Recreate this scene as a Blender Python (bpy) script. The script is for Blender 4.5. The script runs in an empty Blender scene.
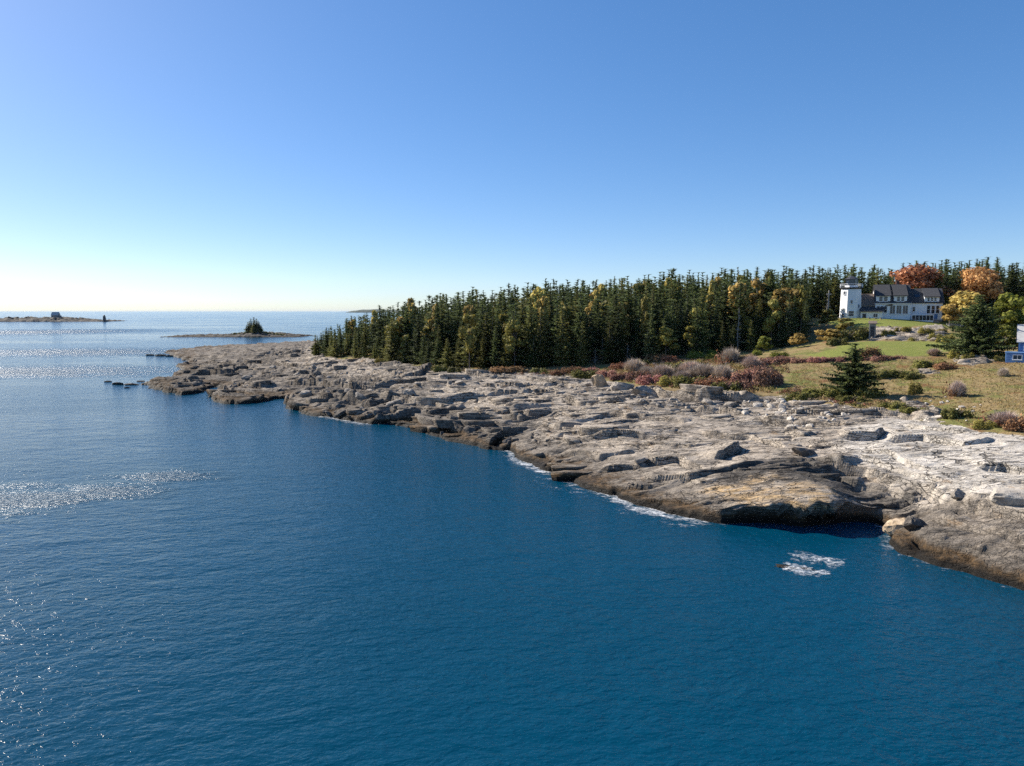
import bpy, math, random
import numpy as np
from mathutils import Vector, Matrix

random.seed(7)
rng = np.random.default_rng(7)
R = math.radians
scene = bpy.context.scene
COL = scene.collection

# ------------------------------------------------------------------ camera
CAM_H = 20.0
F = 711.0
PITCH = math.atan(72.0 / F)
cp, sp = math.cos(PITCH), math.sin(PITCH)
cam_d = bpy.data.cameras.new("camera")
cam = bpy.data.objects.new("camera", cam_d)
COL.objects.link(cam)
cam.location = (0, 0, CAM_H)
cam.rotation_euler = (math.pi / 2 - PITCH, 0, 0)
cam_d.sensor_width = 36.0
cam_d.lens = F / 1024 * 36.0
cam_d.clip_start = 0.5
cam_d.clip_end = 300000
scene.camera = cam


def ray(px, py):
    u = (px - 512) / F
    v = (383 - py) / F
    return np.array([u, v * sp + cp, v * cp - sp])


def at(px, py, e):
    """point of height e seen at that place of the survey photograph"""
    d = ray(px, py)
    t = (e - CAM_H) / d[2]
    return np.array([d[0] * t, d[1] * t, e])


# ------------------------------------------------------------------ light
SUN_AZ, SUN_EL = R(-58), R(34)
world = bpy.data.worlds.new("World")
scene.world = world
world.use_nodes = True
wn = world.node_tree
wn.nodes.clear()
wo = wn.nodes.new("ShaderNodeOutputWorld")
wb = wn.nodes.new("ShaderNodeBackground")
sky = wn.nodes.new("ShaderNodeTexSky")
sky.sky_type = 'NISHITA'
sky.sun_disc = False
sky.sun_elevation = SUN_EL
sky.sun_rotation = SUN_AZ
sky.altitude = 3000
sky.air_density = 1.0
sky.dust_density = 4.2
sky.ozone_density = 1.0
wb.inputs[1].default_value = 0.12
# white balance of the clear autumn sky
hs = wn.nodes.new("ShaderNodeHueSaturation")
hs.inputs["Saturation"].default_value = 1.52
tn = wn.nodes.new("ShaderNodeMix")
tn.data_type = 'RGBA'; tn.blend_type = 'MULTIPLY'
tn.inputs[0].default_value = 1.0
tn.inputs[7].default_value = (0.93, 1.03, 1.20, 1)
gm = wn.nodes.new("ShaderNodeGamma")
gm.inputs[1].default_value = 0.7
wn.links.new(sky.outputs[0], gm.inputs[0])
wn.links.new(gm.outputs[0], hs.inputs["Color"])
wn.links.new(hs.outputs[0], tn.inputs[6])
wn.links.new(tn.outputs[2], wb.inputs[0])
wn.links.new(wb.outputs[0], wo.inputs[0])

sd = bpy.data.lights.new("sun", 'SUN')
sd.energy = 5.0
sd.angle = R(0.5)
sd.color = (1.0, 0.925, 0.81)
sun = bpy.data.objects.new("sun", sd)
COL.objects.link(sun)
sun_dir = Vector((math.sin(SUN_AZ) * math.cos(SUN_EL), math.cos(SUN_AZ) * math.cos(SUN_EL), math.sin(SUN_EL)))
sun.rotation_euler = (-sun_dir).to_track_quat('-Z', 'Y').to_euler()
sun.location = (-60, 60, 120)

scene.view_settings.view_transform = 'Standard'
scene.view_settings.look = 'None'
scene.view_settings.exposure = 0.85
scene.view_settings.gamma = 1.0
scene.cycles.use_denoising = False
scene.cycles.max_bounces = 6
scene.cycles.transparent_max_bounces = 12
scene.cycles.volume_bounces = 0
scene.cycles.sample_clamp_direct = 5.0
scene.cycles.sample_clamp_indirect = 0.9
scene.render.film_transparent = False


# ------------------------------------------------------------------ noise
def _h(ix, iy, seed):
    h = (ix.astype(np.int64) * 374761393 + iy.astype(np.int64) * 668265263 + seed * 974711 + 1013904223) & 0xffffffff
    h = ((h ^ (h >> 13)) * 1274126177) & 0xffffffff
    h = ((h ^ (h >> 16)) * 2246822519) & 0xffffffff
    return h ^ (h >> 15)


def hash01(ix, iy, seed):
    return _h(ix, iy, seed) / 4294967295.0


def perlin(x, y, seed=0):
    ix = np.floor(x); iy = np.floor(y)
    fx = x - ix; fy = y - iy
    ux = fx * fx * fx * (fx * (fx * 6 - 15) + 10)
    uy = fy * fy * fy * (fy * (fy * 6 - 15) + 10)

    def g(ox, oy):
        a = hash01(ix + ox, iy + oy, seed) * (2 * math.pi)
        return np.cos(a) * (fx - ox) + np.sin(a) * (fy - oy)
    a = g(0, 0); b = g(1, 0); c = g(0, 1); d = g(1, 1)
    return 1.5 * ((a + (b - a) * ux) + ((c + (d - c) * ux) - (a + (b - a) * ux)) * uy)


def fbm(x, y, seed=0, octv=4, gain=0.5):
    s = 0; a = 1.0
    for i in range(octv):
        s = s + a * perlin(x, y, seed + i * 17)
        x = x * 2.03 + 5.2; y = y * 2.03 + 1.7; a *= gain
    return s


def voronoi(x, y, seed=0, jit=0.9):
    ix = np.floor(x); iy = np.floor(y)
    f1 = np.full(x.shape, 9.0); f2 = np.full(x.shape, 9.0)
    cid = np.zeros(x.shape); cdx = np.zeros(x.shape); cdy = np.zeros(x.shape)
    for oy in (-1, 0, 1):
        for ox in (-1, 0, 1):
            jx = ix + ox; jy = iy + oy
            dx = x - (jx + 0.5 + jit * (hash01(jx, jy, seed) - 0.5))
            dy = y - (jy + 0.5 + jit * (hash01(jx, jy, seed + 1) - 0.5))
            d = np.sqrt(dx * dx + dy * dy)
            near = d < f1
            f2 = np.where(near, f1, np.minimum(f2, d))
            cid = np.where(near, hash01(jx, jy, seed + 2), cid)
            cdx = np.where(near, dx, cdx); cdy = np.where(near, dy, cdy)
            f1 = np.where(near, d, f1)
    return f1, f2, cid, cdx, cdy


def sstep(a, b, x):
    t = np.clip((x - a) / (b - a), 0, 1)
    return t * t * (3 - 2 * t)


def poly_sdf(px, py, poly):
    """signed distance, positive inside"""
    P = np.asarray(poly, float)
    d2 = np.full(px.shape, 1e18)
    ins = np.zeros(px.shape, bool)
    n = len(P)
    for i in range(n):
        ax, ay = P[i]; bx, by = P[(i + 1) % n]
        ex, ey = bx - ax, by - ay
        L = ex * ex + ey * ey + 1e-12
        t = np.clip(((px - ax) * ex + (py - ay) * ey) / L, 0, 1)
        dx = px - ax - t * ex; dy = py - ay - t * ey
        d2 = np.minimum(d2, dx * dx + dy * dy)
        c = ((ay > py) != (by > py))
        if by != ay:
            ins ^= c & (px < (bx - ax) * (py - ay) / (by - ay) + ax)
    d = np.sqrt(d2)
    return np.where(ins, d, -d)


# ------------------------------------------------------------------ mesh helpers
def mesh_from(name, V, Fs, mats, smooth=False, mat_idx=None):
    """V (n,3); Fs list of (m,k) int arrays"""
    me = bpy.data.meshes.new(name)
    V = np.asarray(V, np.float32)
    me.vertices.add(len(V))
    me.vertices.foreach_set("co", V.ravel())
    Fs = [np.asarray(f, np.int32) for f in Fs if len(f)]
    loops = np.concatenate([f.ravel() for f in Fs])
    counts = np.concatenate([np.full(len(f), f.shape[1], np.int32) for f in Fs])
    starts = np.concatenate([[0], np.cumsum(counts)[:-1]]).astype(np.int32)
    me.loops.add(len(loops))
    me.loops.foreach_set("vertex_index", loops)
    me.polygons.add(len(counts))
    me.polygons.foreach_set("loop_start", starts)
    me.polygons.foreach_set("loop_total", counts)
    if smooth:
        me.polygons.foreach_set("use_smooth", np.ones(len(counts), bool))
    for m in (mats if isinstance(mats, (list, tuple)) else [mats]):
        me.materials.append(m)
    if mat_idx is not None:
        me.polygons.foreach_set("material_index", np.asarray(mat_idx, np.int32))
    me.update(calc_edges=True)
    me.validate()
    return me


def link(name, data, parent=None, loc=None, rotz=None):
    o = bpy.data.objects.new(name, data)
    COL.objects.link(o)
    if parent is not None:
        o.parent = parent
    if loc is not None:
        o.location = loc
    if rotz is not None:
        o.rotation_euler = (0, 0, rotz)
    return o


def tag(o, label=None, cat=None, group=None, kind=None):
    if label: o["label"] = label
    if cat: o["category"] = cat
    if group: o["group"] = group
    if kind: o["kind"] = kind
    return o


def copy_tree(o, parent=None):
    c = o.copy()
    COL.objects.link(c)
    if parent is not None:
        c.parent = parent
    for ch in list(o.children):
        copy_tree(ch, c)
    return c


class MB:
    """collects boxes, tubes and polygons for one mesh"""
    def __init__(s):
        s.V = []; s.Q = []; s.T = []; s.N = []

    def add(s, verts, faces):
        b = len(s.V)
        s.V += [tuple(v) for v in verts]
        for f in faces:
            f = tuple(i + b for i in f)
            s.N.append(f)

    def box(s, x0, x1, y0, y1, z0, z1):
        v = [(x0, y0, z0), (x1, y0, z0), (x1, y1, z0), (x0, y1, z0), (x0, y0, z1), (x1, y0, z1), (x1, y1, z1), (x0, y1, z1)]
        s.add(v, [(0, 3, 2, 1), (4, 5, 6, 7), (0, 1, 5, 4), (1, 2, 6, 5), (2, 3, 7, 6), (3, 0, 4, 7)])

    def prism(s, prof, axis, a0, a1):
        """profile of 2-D points extruded along axis 'x' (prof=(y,z)) or 'y' (prof=(x,z)) or 'z' (prof=(x,y))"""
        n = len(prof)
        def P(p, a):
            return (a, p[0], p[1]) if axis == 'x' else (p[0], a, p[1]) if axis == 'y' else (p[0], p[1], a)
        v = [P(p, a0) for p in prof] + [P(p, a1) for p in prof]
        f = [tuple(range(n))[::-1], tuple(range(n, 2 * n))]
        for i in range(n):
            j = (i + 1) % n
            f.append((i, j, n + j, n + i))
        s.add(v, f)

    def tube(s, pts, rad, n=6):
        pts = [Vector(p) for p in pts]
        base = len(s.V)
        for i, p in enumerate(pts):
            d = (pts[min(i + 1, len(pts) - 1)] - pts[max(i - 1, 0)]).normalized()
            a = d.orthogonal().normalized(); b = d.cross(a)
            r = rad[i] if isinstance(rad, (list, tuple)) else rad
            for k in range(n):
                t = 2 * math.pi * k / n
                s.V.append(tuple(p + r * (math.cos(t) * a + math.sin(t) * b)))
        for i in range(len(pts) - 1):
            for k in range(n):
                k2 = (k + 1) % n
                s.N.append((base + i * n + k, base + i * n + k2, base + (i + 1) * n + k2, base + (i + 1) * n + k))
        s.N.append(tuple(base + k for k in range(n))[::-1])
        s.N.append(tuple(base + (len(pts) - 1) * n + k for k in range(n)))

    def build(s, name, mat, parent=None, smooth=False, loc=None, rotz=None):
        me = bpy.data.meshes.new(name)
        me.from_pydata(s.V, [], s.N)
        if mat: me.materials.append(mat)
        import bmesh
        bm = bmesh.new(); bm.from_mesh(me)
        bmesh.ops.recalc_face_normals(bm, faces=bm.faces)
        bm.to_mesh(me); bm.free()
        if smooth:
            for p in me.polygons: p.use_smooth = True
        return link(name, me, parent, loc, rotz)


# ------------------------------------------------------------------ material helpers
class NT:
    def __init__(s, name):
        s.m = bpy.data.materials.new(name)
        s.m.use_nodes = True
        s.t = s.m.node_tree
        s.t.nodes.clear()
        s.out = s.t.nodes.new("ShaderNodeOutputMaterial")

    def n(s, typ, **kw):
        nd = s.t.nodes.new("ShaderNode" + typ)
        for k, v in kw.items():
            setattr(nd, k, v)
        return nd

    def l(s, a, b):
        s.t.links.new(a, b)

    def val(s, x, sock):
        if isinstance(x, (int, float)): sock.default_value = x
        elif isinstance(x, (tuple, list)):
            sock.default_value = tuple(x) + ((1,) if len(x) == 3 and len(sock.default_value) == 4 else ())
        else: s.l(x, sock)

    def math(s, op, a, b=0.0, clamp=False):
        nd = s.n("Math", operation=op); nd.use_clamp = clamp
        s.val(a, nd.inputs[0]); s.val(b, nd.inputs[1])
        return nd.outputs[0]

    def mix(s, fac, a, b, blend='MIX'):
        nd = s.n("Mix", data_type='RGBA', blend_type=blend)
        s.val(fac, nd.inputs[0]); s.val(a, nd.inputs[6]); s.val(b, nd.inputs[7])
        return nd.outputs[2]

    def ramp(s, x, a, b):
        """smoothstep a..b -> 0..1"""
        nd = s.n("MapRange", interpolation_type='SMOOTHSTEP')
        s.val(x, nd.inputs[0]); s.val(a, nd.inputs[1]); s.val(b, nd.inputs[2])
        return nd.outputs[0]

    def lin(s, x, a, b, c=0.0, d=1.0):
        nd = s.n("MapRange")
        s.val(x, nd.inputs[0]); s.val(a, nd.inputs[1]); s.val(b, nd.inputs[2]); s.val(c, nd.inputs[3]); s.val(d, nd.inputs[4])
        return nd.outputs[0]

    def pos(s):
        return s.n("NewGeometry").outputs["Position"]

    def mapping(s, vec, scale=(1, 1, 1), rot=(0, 0, 0)):
        nd = s.n("Mapping")
        s.l(vec, nd.inputs[0]); nd.inputs[2].default_value = rot; nd.inputs[3].default_value = scale
        return nd.outputs[0]

    def noise(s, vec, scale, detail=4, rough=0.55, dist=0.0):
        nd = s.n("TexNoise")
        s.l(vec, nd.inputs["Vector"]); nd.inputs["Scale"].default_value = scale
        nd.inputs["Detail"].default_value = detail; nd.inputs["Roughness"].default_value = rough
        nd.inputs["Distortion"].default_value = dist
        return nd.outputs[0]

    def bump(s, h, dist=1.0, strength=1.0, normal=None):
        nd = s.n("Bump")
        nd.inputs["Strength"].default_value = strength; nd.inputs["Distance"].default_value = dist
        s.l(h, nd.inputs["Height"])
        if normal is not None: s.l(normal, nd.inputs["Normal"])
        return nd.outputs[0]

    def principled(s, col, rough=0.8, normal=None, spec=0.3, **kw):
        nd = s.n("BsdfPrincipled")
        s.val(col, nd.inputs["Base Color"]); s.val(rough, nd.inputs["Roughness"])
        s.val(spec, nd.inputs["Specular IOR Level"])
        if normal is not None: s.l(normal, nd.inputs["Normal"])
        for k, v in kw.items(): s.val(v, nd.inputs[k])
        return nd.outputs[0]

    def done(s, sh):
        s.l(sh, s.out.inputs[0])
        return s.m


def simple_mat(name, col, rough=0.7, var=0.12, scale=3.0, spec=0.3, bump=0.0, metallic=0.0):
    t = NT(name)
    p = t.n("TexCoord").outputs["Object"]
    n = t.noise(p, scale, 5)
    c = t.mix(n, tuple(x * (1 - var * 1.6) for x in col), tuple(min(1, x * (1 + var * 1.6)) for x in col))
    nrm = t.bump(t.noise(p, scale * 6, 3), bump) if bump else None
    return t.done(t.principled(c, rough, nrm, spec, Metallic=metallic))
# ------------------------------------------------------------------ shape of the coast
# (photo x, photo y, height of the rock lip above the water)
SHORE = [(1500, 770, .8), (1250, 668, .8), (1120, 620, .7), (1060, 602, .7), (1024, 589, .7), (1000, 582, .7), (962, 571, .7), (925, 561, .7), (902, 553, .8), (892, 542, .8),
         (897, 533, .6), (884, 527, .3), (868, 521, .2), (858, 520, .8), (842, 523, 2.3), (800, 526, 2.6), (770, 523, 2.4), (745, 522, 1.7),
         (720, 523, 1.2), (700, 520, .9), (680, 515, .7), (650, 508, .6), (620, 499, .6), (600, 491, .5), (580, 485, .4), (555, 474, .4),
         (535, 467, .4), (520, 460, .5), (505, 450, .6), (480, 447, .6), (450, 440, .6), (430, 435, .6), (418, 428, .5), (395, 425, .5),
         (370, 424, .5), (350, 421, .5), (330, 418, .5), (300, 412, .6), (288, 406, .6), (286, 398, .6), (270, 400, .7), (250, 404, .9),
         (225, 404, .9), (211, 400, .8), (216, 393, .5), (226, 389, .4), (214, 387, .4), (206, 390, .6), (195, 394, .9), (180, 395, 1), (165, 391, .8),
         (150, 388, .5), (143, 384, .4), (165, 380, .5), (180, 375, .6), (186, 371, .6), (178, 366, .7), (190, 362, .7), (176, 357, .6),
         (164, 353, .5), (176, 350, .6), (230, 346.2, .6), (300, 343.5, .8), (345, 339, .8)]
shore_w = np.array([at(x, y, 0.0) for x, y, _ in SHORE])
far_w = np.array([[-60, 430, 0], [-20, 400, 0], [30, 430, 0], [110, 520, 0], [260, 620, 0], [420, 640, 0], [420, 20, 0], [140, 22, 0]], float)
COAST = np.vstack([shore_w[:, :2], far_w[:, :2]])

CTRL = [  # photo x, photo y, height
    (960, 540, 1.9), (1010, 545, 2.5), (920, 528, 1.5), (960, 514, 2.7), (1024, 522, 3.2), (902, 514, 1.6), (1080, 560, 2.6), (1200, 560, 3.4),
    (1000, 496, 4.0), (940, 490, 3.7), (905, 485, 3.4), (900, 450, 5.2), (960, 455, 5.6), (1024, 470, 5.2), (900, 428, 6.2), (1000, 442, 6.5), (1024, 436, 6.8),
    (850, 432, 5.7), (1100, 480, 5.5), (1150, 440, 7.2),
    (700, 488, 2.2), (740, 492, 2.4), (780, 482, 3.2), (830, 482, 3.5), (870, 490, 3.1),
    (640, 470, 1.9), (600, 450, 2.6), (700, 450, 3.6), (560, 430, 3.1), (650, 420, 4.6), (750, 425, 4.9), (800, 445, 4.7), (520, 440, 1.7),
    (600, 400, 5.4), (500, 412, 3.2), (450, 420, 2.0), (430, 395, 4.0), (500, 387, 5.0), (560, 383, 5.7), (380, 402, 2.9), (350, 390, 3.4), (300, 392, 2.0),
    (400, 376, 5.0), (330, 371, 4.5), (260, 376, 2.5), (230, 371, 2.0), (300, 359, 4.2), (230, 356, 2.4), (200, 359, 1.6), (270, 351, 3.0), (200, 381, 1.3),
    (240, 390, 1.4), (440, 372, 5.6), (600, 378, 6.3), (680, 395, 6.2), (740, 398, 6.4), (830, 402, 6.9), (930, 412, 7.0),
    (855, 392, 7.4), (900, 377, 8.8), (960, 390, 8.3), (1024, 410, 8.0), (1000, 376, 10.0), (790, 375, 8.6), (700, 376, 7.6), (1150, 400, 8.6),
    (560, 366, 7.0), (690, 356, 9.0), (760, 350, 10.0), (480, 367, 6.2), (400, 361, 5.8), (330, 356, 5.2),
    (850, 357, 11.0), (940, 357, 11.2), (850, 343, 13.0), (940, 342, 13.3), (905, 341, 13.3), (800, 346, 11.4), (1010, 363, 10.9), (1100, 364, 11.0),
    (905, 339, 13.7), (935, 339, 13.8), (875, 339, 13.6), (905, 327.5, 16.0), (940, 327.5, 16.0), (885, 327.5, 16.0), (960, 330, 15.2), (1000, 335, 13.8)]
ctrl_w = [tuple(at(x, y, e)) for x, y, e in CTRL]
ctrl_w += [(X, Y, e) for (X, Y, _), (_, _, e) in zip(shore_w, SHORE)]
for px, d, e in [(320, 270, 4.6), (375, 270, 7.5), (400, 262, 9.0), (450, 252, 11), (500, 242, 12.5), (560, 236, 14), (620, 232, 15.3), (700, 232, 17), (760, 236, 18),
                 (840, 232, 18.3), (900, 232, 18.8), (950, 240, 19.8), (1000, 240, 20.3), (1080, 240, 20.5), (1200, 240, 20.5),
                 (850, 195, 17.9), (905, 195, 17.7), (945, 195, 17.6), (1000, 190, 17.2), (1100, 180, 16), (905, 207, 18.1), (1250, 120, 11), (1250, 80, 9)]:
    ctrl_w.append(((px - 512) / F * d, d, e))
ctrl_w += [(0, 330, 12), (100, 330, 18), (250, 330, 19), (60, 420, 3), (300, 500, 10), (400, 250, 20), (400, 100, 9), (-30, 330, 6)]
ctrl_w = np.array(ctrl_w)

cx0, cx1, cy0, cy1, cst = -190.0, 260.0, 20.0, 460.0, 1.0
gx = np.arange(cx0, cx1 + .1, cst); gy = np.arange(cy0, cy1 + .1, cst)
GX, GY = np.meshgrid(gx, gy)


def rbf_fit(P, z, c=3.0, lam=0.6):
    D = np.sqrt(((P[:, None, :] - P[None, :, :]) ** 2).sum(-1) + c * c)
    n = len(P)
    A = np.zeros((n + 3, n + 3)); A[:n, :n] = D - lam * np.eye(n)
    Q = np.c_[np.ones(n), P]; A[:n, n:] = Q; A[n:, :n] = Q.T
    return np.linalg.solve(A, np.r_[z, 0, 0, 0])


w_ = rbf_fit(ctrl_w[:, :2], ctrl_w[:, 2])
xs = GX.ravel(); ys = GY.ravel()
zs = np.zeros(len(xs))
for i, (X, Y, _) in enumerate(ctrl_w):
    zs += w_[i] * np.sqrt((xs - X) ** 2 + (ys - Y) ** 2 + 9.0)
n_ = len(ctrl_w)
zs += w_[n_] + w_[n_ + 1] * xs + w_[n_ + 2] * ys
BASE = zs.reshape(GX.shape)
SDF = poly_sdf(GX, GY, COAST)


def grid_sample(A, x, y):
    fx = np.clip((x - cx0) / cst, 0, A.shape[1] - 1.001); fy = np.clip((y - cy0) / cst, 0, A.shape[0] - 1.001)
    ix = fx.astype(int); iy = fy.astype(int); u = fx - ix; v = fy - iy
    return (A[iy, ix] * (1 - u) + A[iy, ix + 1] * u) * (1 - v) + (A[iy + 1, ix] * (1 - u) + A[iy + 1, ix + 1] * u) * v


def base_hit(px, py):
    d = ray(px, py)
    t = np.arange(30, 420, 0.25)
    X = d[0] * t; Y = d[1] * t; Z = CAM_H + d[2] * t
    h = np.maximum(grid_sample(BASE, X, Y), 0)
    i = np.argmax(Z < h)
    if not (Z < h).any(): i = -1
    return X[i], Y[i]


def region(pixels, extra=()):
    return [base_hit(x, y) for x, y in pixels] + list(extra)


SOIL = region([(320, 356.5), (345, 359), (400, 364), (440, 371), (480, 373), (520, 373), (560, 375), (597, 379), (640, 386), (685, 397), (740, 399), (772, 396), (800, 398),
               (830, 404), (862, 409), (900, 412), (925, 417), (960, 428), (1000, 433), (1024, 436), (1150, 450)],
              [(260, 60), (400, 60), (400, 480), (60, 400), (-40, 330), (-75, 290), (-68, 262)])
LAWN = [region([(806, 355), (830, 350), (846, 343), (880, 341), (946, 342), (958, 350), (925, 356), (880, 357.5), (830, 358.5)]),
        region([(874, 327.6), (905, 327), (948, 327.6)], [(118, 192), (92, 206), (84, 200)]),
        ]
OUTCROPS = [region([(866, 340), (900, 341), (945, 341), (948, 335), (944, 328), (905, 327.8), (872, 328.5)]),
            region([(954, 359), (985, 358), (995, 362), (975, 366), (958, 364)]),
            region([(918, 367), (932, 367), (934, 374), (920, 374)]),
            region([(900, 398), (925, 402), (950, 418), (930, 420), (905, 408)])]
PALE = region([(835, 452), (850, 430), (880, 418), (930, 417), (1024, 436), (1150, 450), (1150, 540), (1024, 518), (985, 506), (940, 497), (890, 478)])
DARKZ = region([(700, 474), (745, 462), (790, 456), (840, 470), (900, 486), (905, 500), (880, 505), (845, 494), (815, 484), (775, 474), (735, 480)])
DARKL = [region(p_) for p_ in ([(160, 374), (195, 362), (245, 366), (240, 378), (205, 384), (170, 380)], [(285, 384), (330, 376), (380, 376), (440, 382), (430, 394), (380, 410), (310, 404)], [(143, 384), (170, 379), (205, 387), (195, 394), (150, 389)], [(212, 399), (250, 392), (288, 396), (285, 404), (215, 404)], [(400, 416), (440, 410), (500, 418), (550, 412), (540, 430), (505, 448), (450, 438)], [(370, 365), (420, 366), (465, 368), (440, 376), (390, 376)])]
SMOOTH = region([(575, 428), (640, 420), (720, 418), (800, 440), (770, 462), (700, 478), (630, 484), (585, 466), (555, 448)])
OCHRE = region([(690, 500), (720, 482), (760, 470), (800, 478), (835, 490), (830, 508), (790, 516), (720, 516)])
LEDGE = [tuple(at(x, y, e)[:2]) for x, y, e in [(880, 530, 0), (900, 512, 1.5), (950, 508, 2.5), (1024, 521, 3.2), (1250, 580, 3), (1300, 720, 0), (1024, 600, 0), (890, 556, 0)]]

SA = R(-14)      # strike of the rock beds
ca, sa = math.cos(SA), math.sin(SA)


def soft(poly, x, y, w, seed, amp=1.0):
    jx = x + amp * fbm(x / 3.1, y / 3.1, seed, 3); jy = y + amp * fbm(x / 3.1 + 9, y / 3.1, seed + 5, 3)
    return sstep(-w, w, poly_sdf(jx, jy, poly))


def terrain(x, y):
    """height and material masks for world points (1-D arrays)"""
    b = grid_sample(BASE, x, y)
    # wander of the shoreline
    wx = x + 1.3 * fbm(x / 6, y / 6, 3, 4); wy = y + 1.3 * fbm(x / 6 + 31, y / 6, 4, 4)
    wamt = sstep(58, 110, y) * 0.7 + 0.3
    s = grid_sample(SDF, x + (wx - x) * wamt, y + (wy - y) * wamt)
    soil = soft(SOIL, x, y, 0.7, 11, 1.2)
    pale = soft(PALE, x, y, 1.6, 12)
    ochre = soft(OCHRE, x, y, 1.2, 13)
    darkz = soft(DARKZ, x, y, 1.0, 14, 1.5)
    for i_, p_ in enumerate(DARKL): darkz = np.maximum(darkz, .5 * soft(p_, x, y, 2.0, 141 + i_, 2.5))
    ledge = sstep(-0.5, 0.5, poly_sdf(x, y, LEDGE))
    lawn = np.zeros_like(x)
    for i, p in enumerate(LAWN): lawn = np.maximum(lawn, soft(p, x, y, .6, 40 + i, .8))
    crop = np.zeros_like(x)
    for i, p in enumerate(OUTCROPS): crop = np.maximum(crop, soft(p, x, y, .4, 60 + i, 1.0))
    soil = soil * (1 - crop)
    rock = 1 - soil
    # ---- bedding
    dx = x + 1.8 * fbm(x / 13, y / 13, 21, 3); dy = y + 1.8 * fbm(x / 13, y / 13 + 7, 22, 3)
    u = dx * ca + dy * sa; v = dx * sa - dy * ca          # u along strike, v towards the sea
    left = sstep(10, -40, x - 0.0 * y)
    amp = (.78 + 0.62 * left) * (1 - 0.76 * pale) * (1 - .55 * soft(SMOOTH, x, y, 2.5, 15, 1.5)) * (1 - 0.5 * ledge) * (1 - 0.35 * ochre)
    amp = amp * (0.45 + 0.55 * np.clip(0.5 + 0.9 * perlin(x / 17, y / 17, 25), 0, 1))
    k1, k2, c0, e0x, e0y = voronoi(u / 15, v / 6.5, 101)
    f1, f2, c1, e1x, e1y = voronoi(u / 6.5, v / 1.9, 111)
    g1, g2, c2, e2x, e2y = voronoi(u / 2.8, v / 0.75, 121)
    q1 = v / 5.6 + 1.0 * perlin(u / 21, v / 12, 27)
    q2 = v / 1.9 + 0.8 * perlin(u / 8, v / 6, 28)
    q3 = v / 0.62 + 0.5 * perlin(u / 3, v / 2, 29)
    ws = 0.20 + 0.30 * sstep(86, 130, y) + 0.4 * sstep(140, 220, y)
    def saw(q, w=0.15):
        f = q - np.floor(q)
        return np.where(f < 1 - w, f / (1 - w), 1 - sstep(1 - w, 1, f)) - 0.5
    m1 = np.clip(0.55 + 1.1 * perlin(u / 16, v / 9, 33), 0.05, 1.2)
    m2 = np.clip(0.45 + 1.2 * perlin(u / 7, v / 5, 34), 0.0, 1.2)
    m3 = np.clip(0.3 + 1.2 * perlin(u / 5, v / 3, 35), 0.0, 1.0)
    d = 1.25 * m1 * saw(q1, ws / 5.6) + 0.62 * m2 * saw(q2, ws / 1.9) + 0.2 * m3 * saw(q3, .38)
    b0 = sstep(0, .07, k2 - k1); b1 = sstep(0, .2, f2 - f1); b2 = sstep(0, .2, g2 - g1)
    d += 1.1 * (c0 - .5) * b0 + 0.45 * (c1 - .5) * m1 * b1 + 0.16 * (c2 - .5) * m3 * b2
    d += b1 * (hash01(np.floor(c1 * 9999), np.zeros_like(c1), 5) - .5) * e1x * 0.5 + b1 * (hash01(np.floor(c1 * 9999), np.zeros_like(c1), 6) - .5) * e1y * 0.5
    crack1 = np.exp(-((f2 - f1) / 0.06) ** 2); crack2 = np.exp(-((g2 - g1) / 0.09) ** 2)
    d -= 0.75 * crack1 * np.clip(0.4 + 1.4 * perlin(u / 9, v / 5, 36), 0, 1) + 0.13 * crack2 * m2
    d += 0.10 * fbm(x / 3.3, y / 2.3, 41, 3) + 0.12 * np.abs(fbm(u / 4.2, v / 0.7, 43, 3)) * m3 + 0.03 * fbm(u / .9, v / .4, 45, 2)
    # the main ledges: each riser follows a line surveyed on the shore
    sc_h = np.zeros_like(x); sc_p = np.zeros_like(x)
    jx = x + .9 * perlin(x / 6, y / 6, 171) + .12 * perlin(x / 1.5, y / 1.5, 173); jy = y + .9 * perlin(x / 6, y / 6, 172) + .12 * perlin(x / 1.5, y / 1.5, 174)
    for pts, dep in SCARPS:
        P_ = np.array(pts); pad = 7.0
        mk = (x > P_[:, 0].min() - pad) & (x < P_[:, 0].max() + pad) & (y > P_[:, 1].min() - pad) & (y < P_[:, 1].max() + pad)
        if not mk.any(): continue
        qx, qy = jx[mk], jy[mk]
        best = np.full(qx.shape, 1e9); sgn = np.ones(qx.shape); tt_ = np.zeros(qx.shape)
        seg = np.hypot(*np.diff(P_, axis=0).T); tot = seg.sum(); acc = 0.0
        for i in range(len(P_) - 1):
            ex, ey = P_[i + 1] - P_[i]; L2 = ex * ex + ey * ey
            t = ((qx - P_[i, 0]) * ex + (qy - P_[i, 1]) * ey) / L2; tc = np.clip(t, 0, 1)
            d_ = np.hypot(qx - P_[i, 0] - tc * ex, qy - P_[i, 1] - tc * ey)
            n_ = d_ < best
            best = np.where(n_, d_, best)
            sgn = np.where(n_, np.sign((qy - P_[i, 1]) * ex - (qx - P_[i, 0]) * ey), sgn)
            tt_ = np.where(n_, (acc + tc * seg[i]) / tot, tt_)
            acc += seg[i]
        ds = best * sgn
        wz = sstep(0, .12, tt_) * sstep(1, .88, tt_) * np.clip(1.0 + .8 * perlin(tt_ * tot / 3.5, qx * 0 + dep + .37, 175), .25, 1.6)
        hw = .05 + .0011 * y[mk]
        stp = sstep(-hw, hw, ds)
        sc_p[mk] += .38 * dep * wz * stp * np.exp(-np.clip(ds, 0, 99) / .9)
        up = .55 * np.exp(-np.clip(ds, 0, 99) / 2.6); dn = -.45 * np.exp(-np.clip(-ds, 0, 99) / 1.7)
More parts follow.
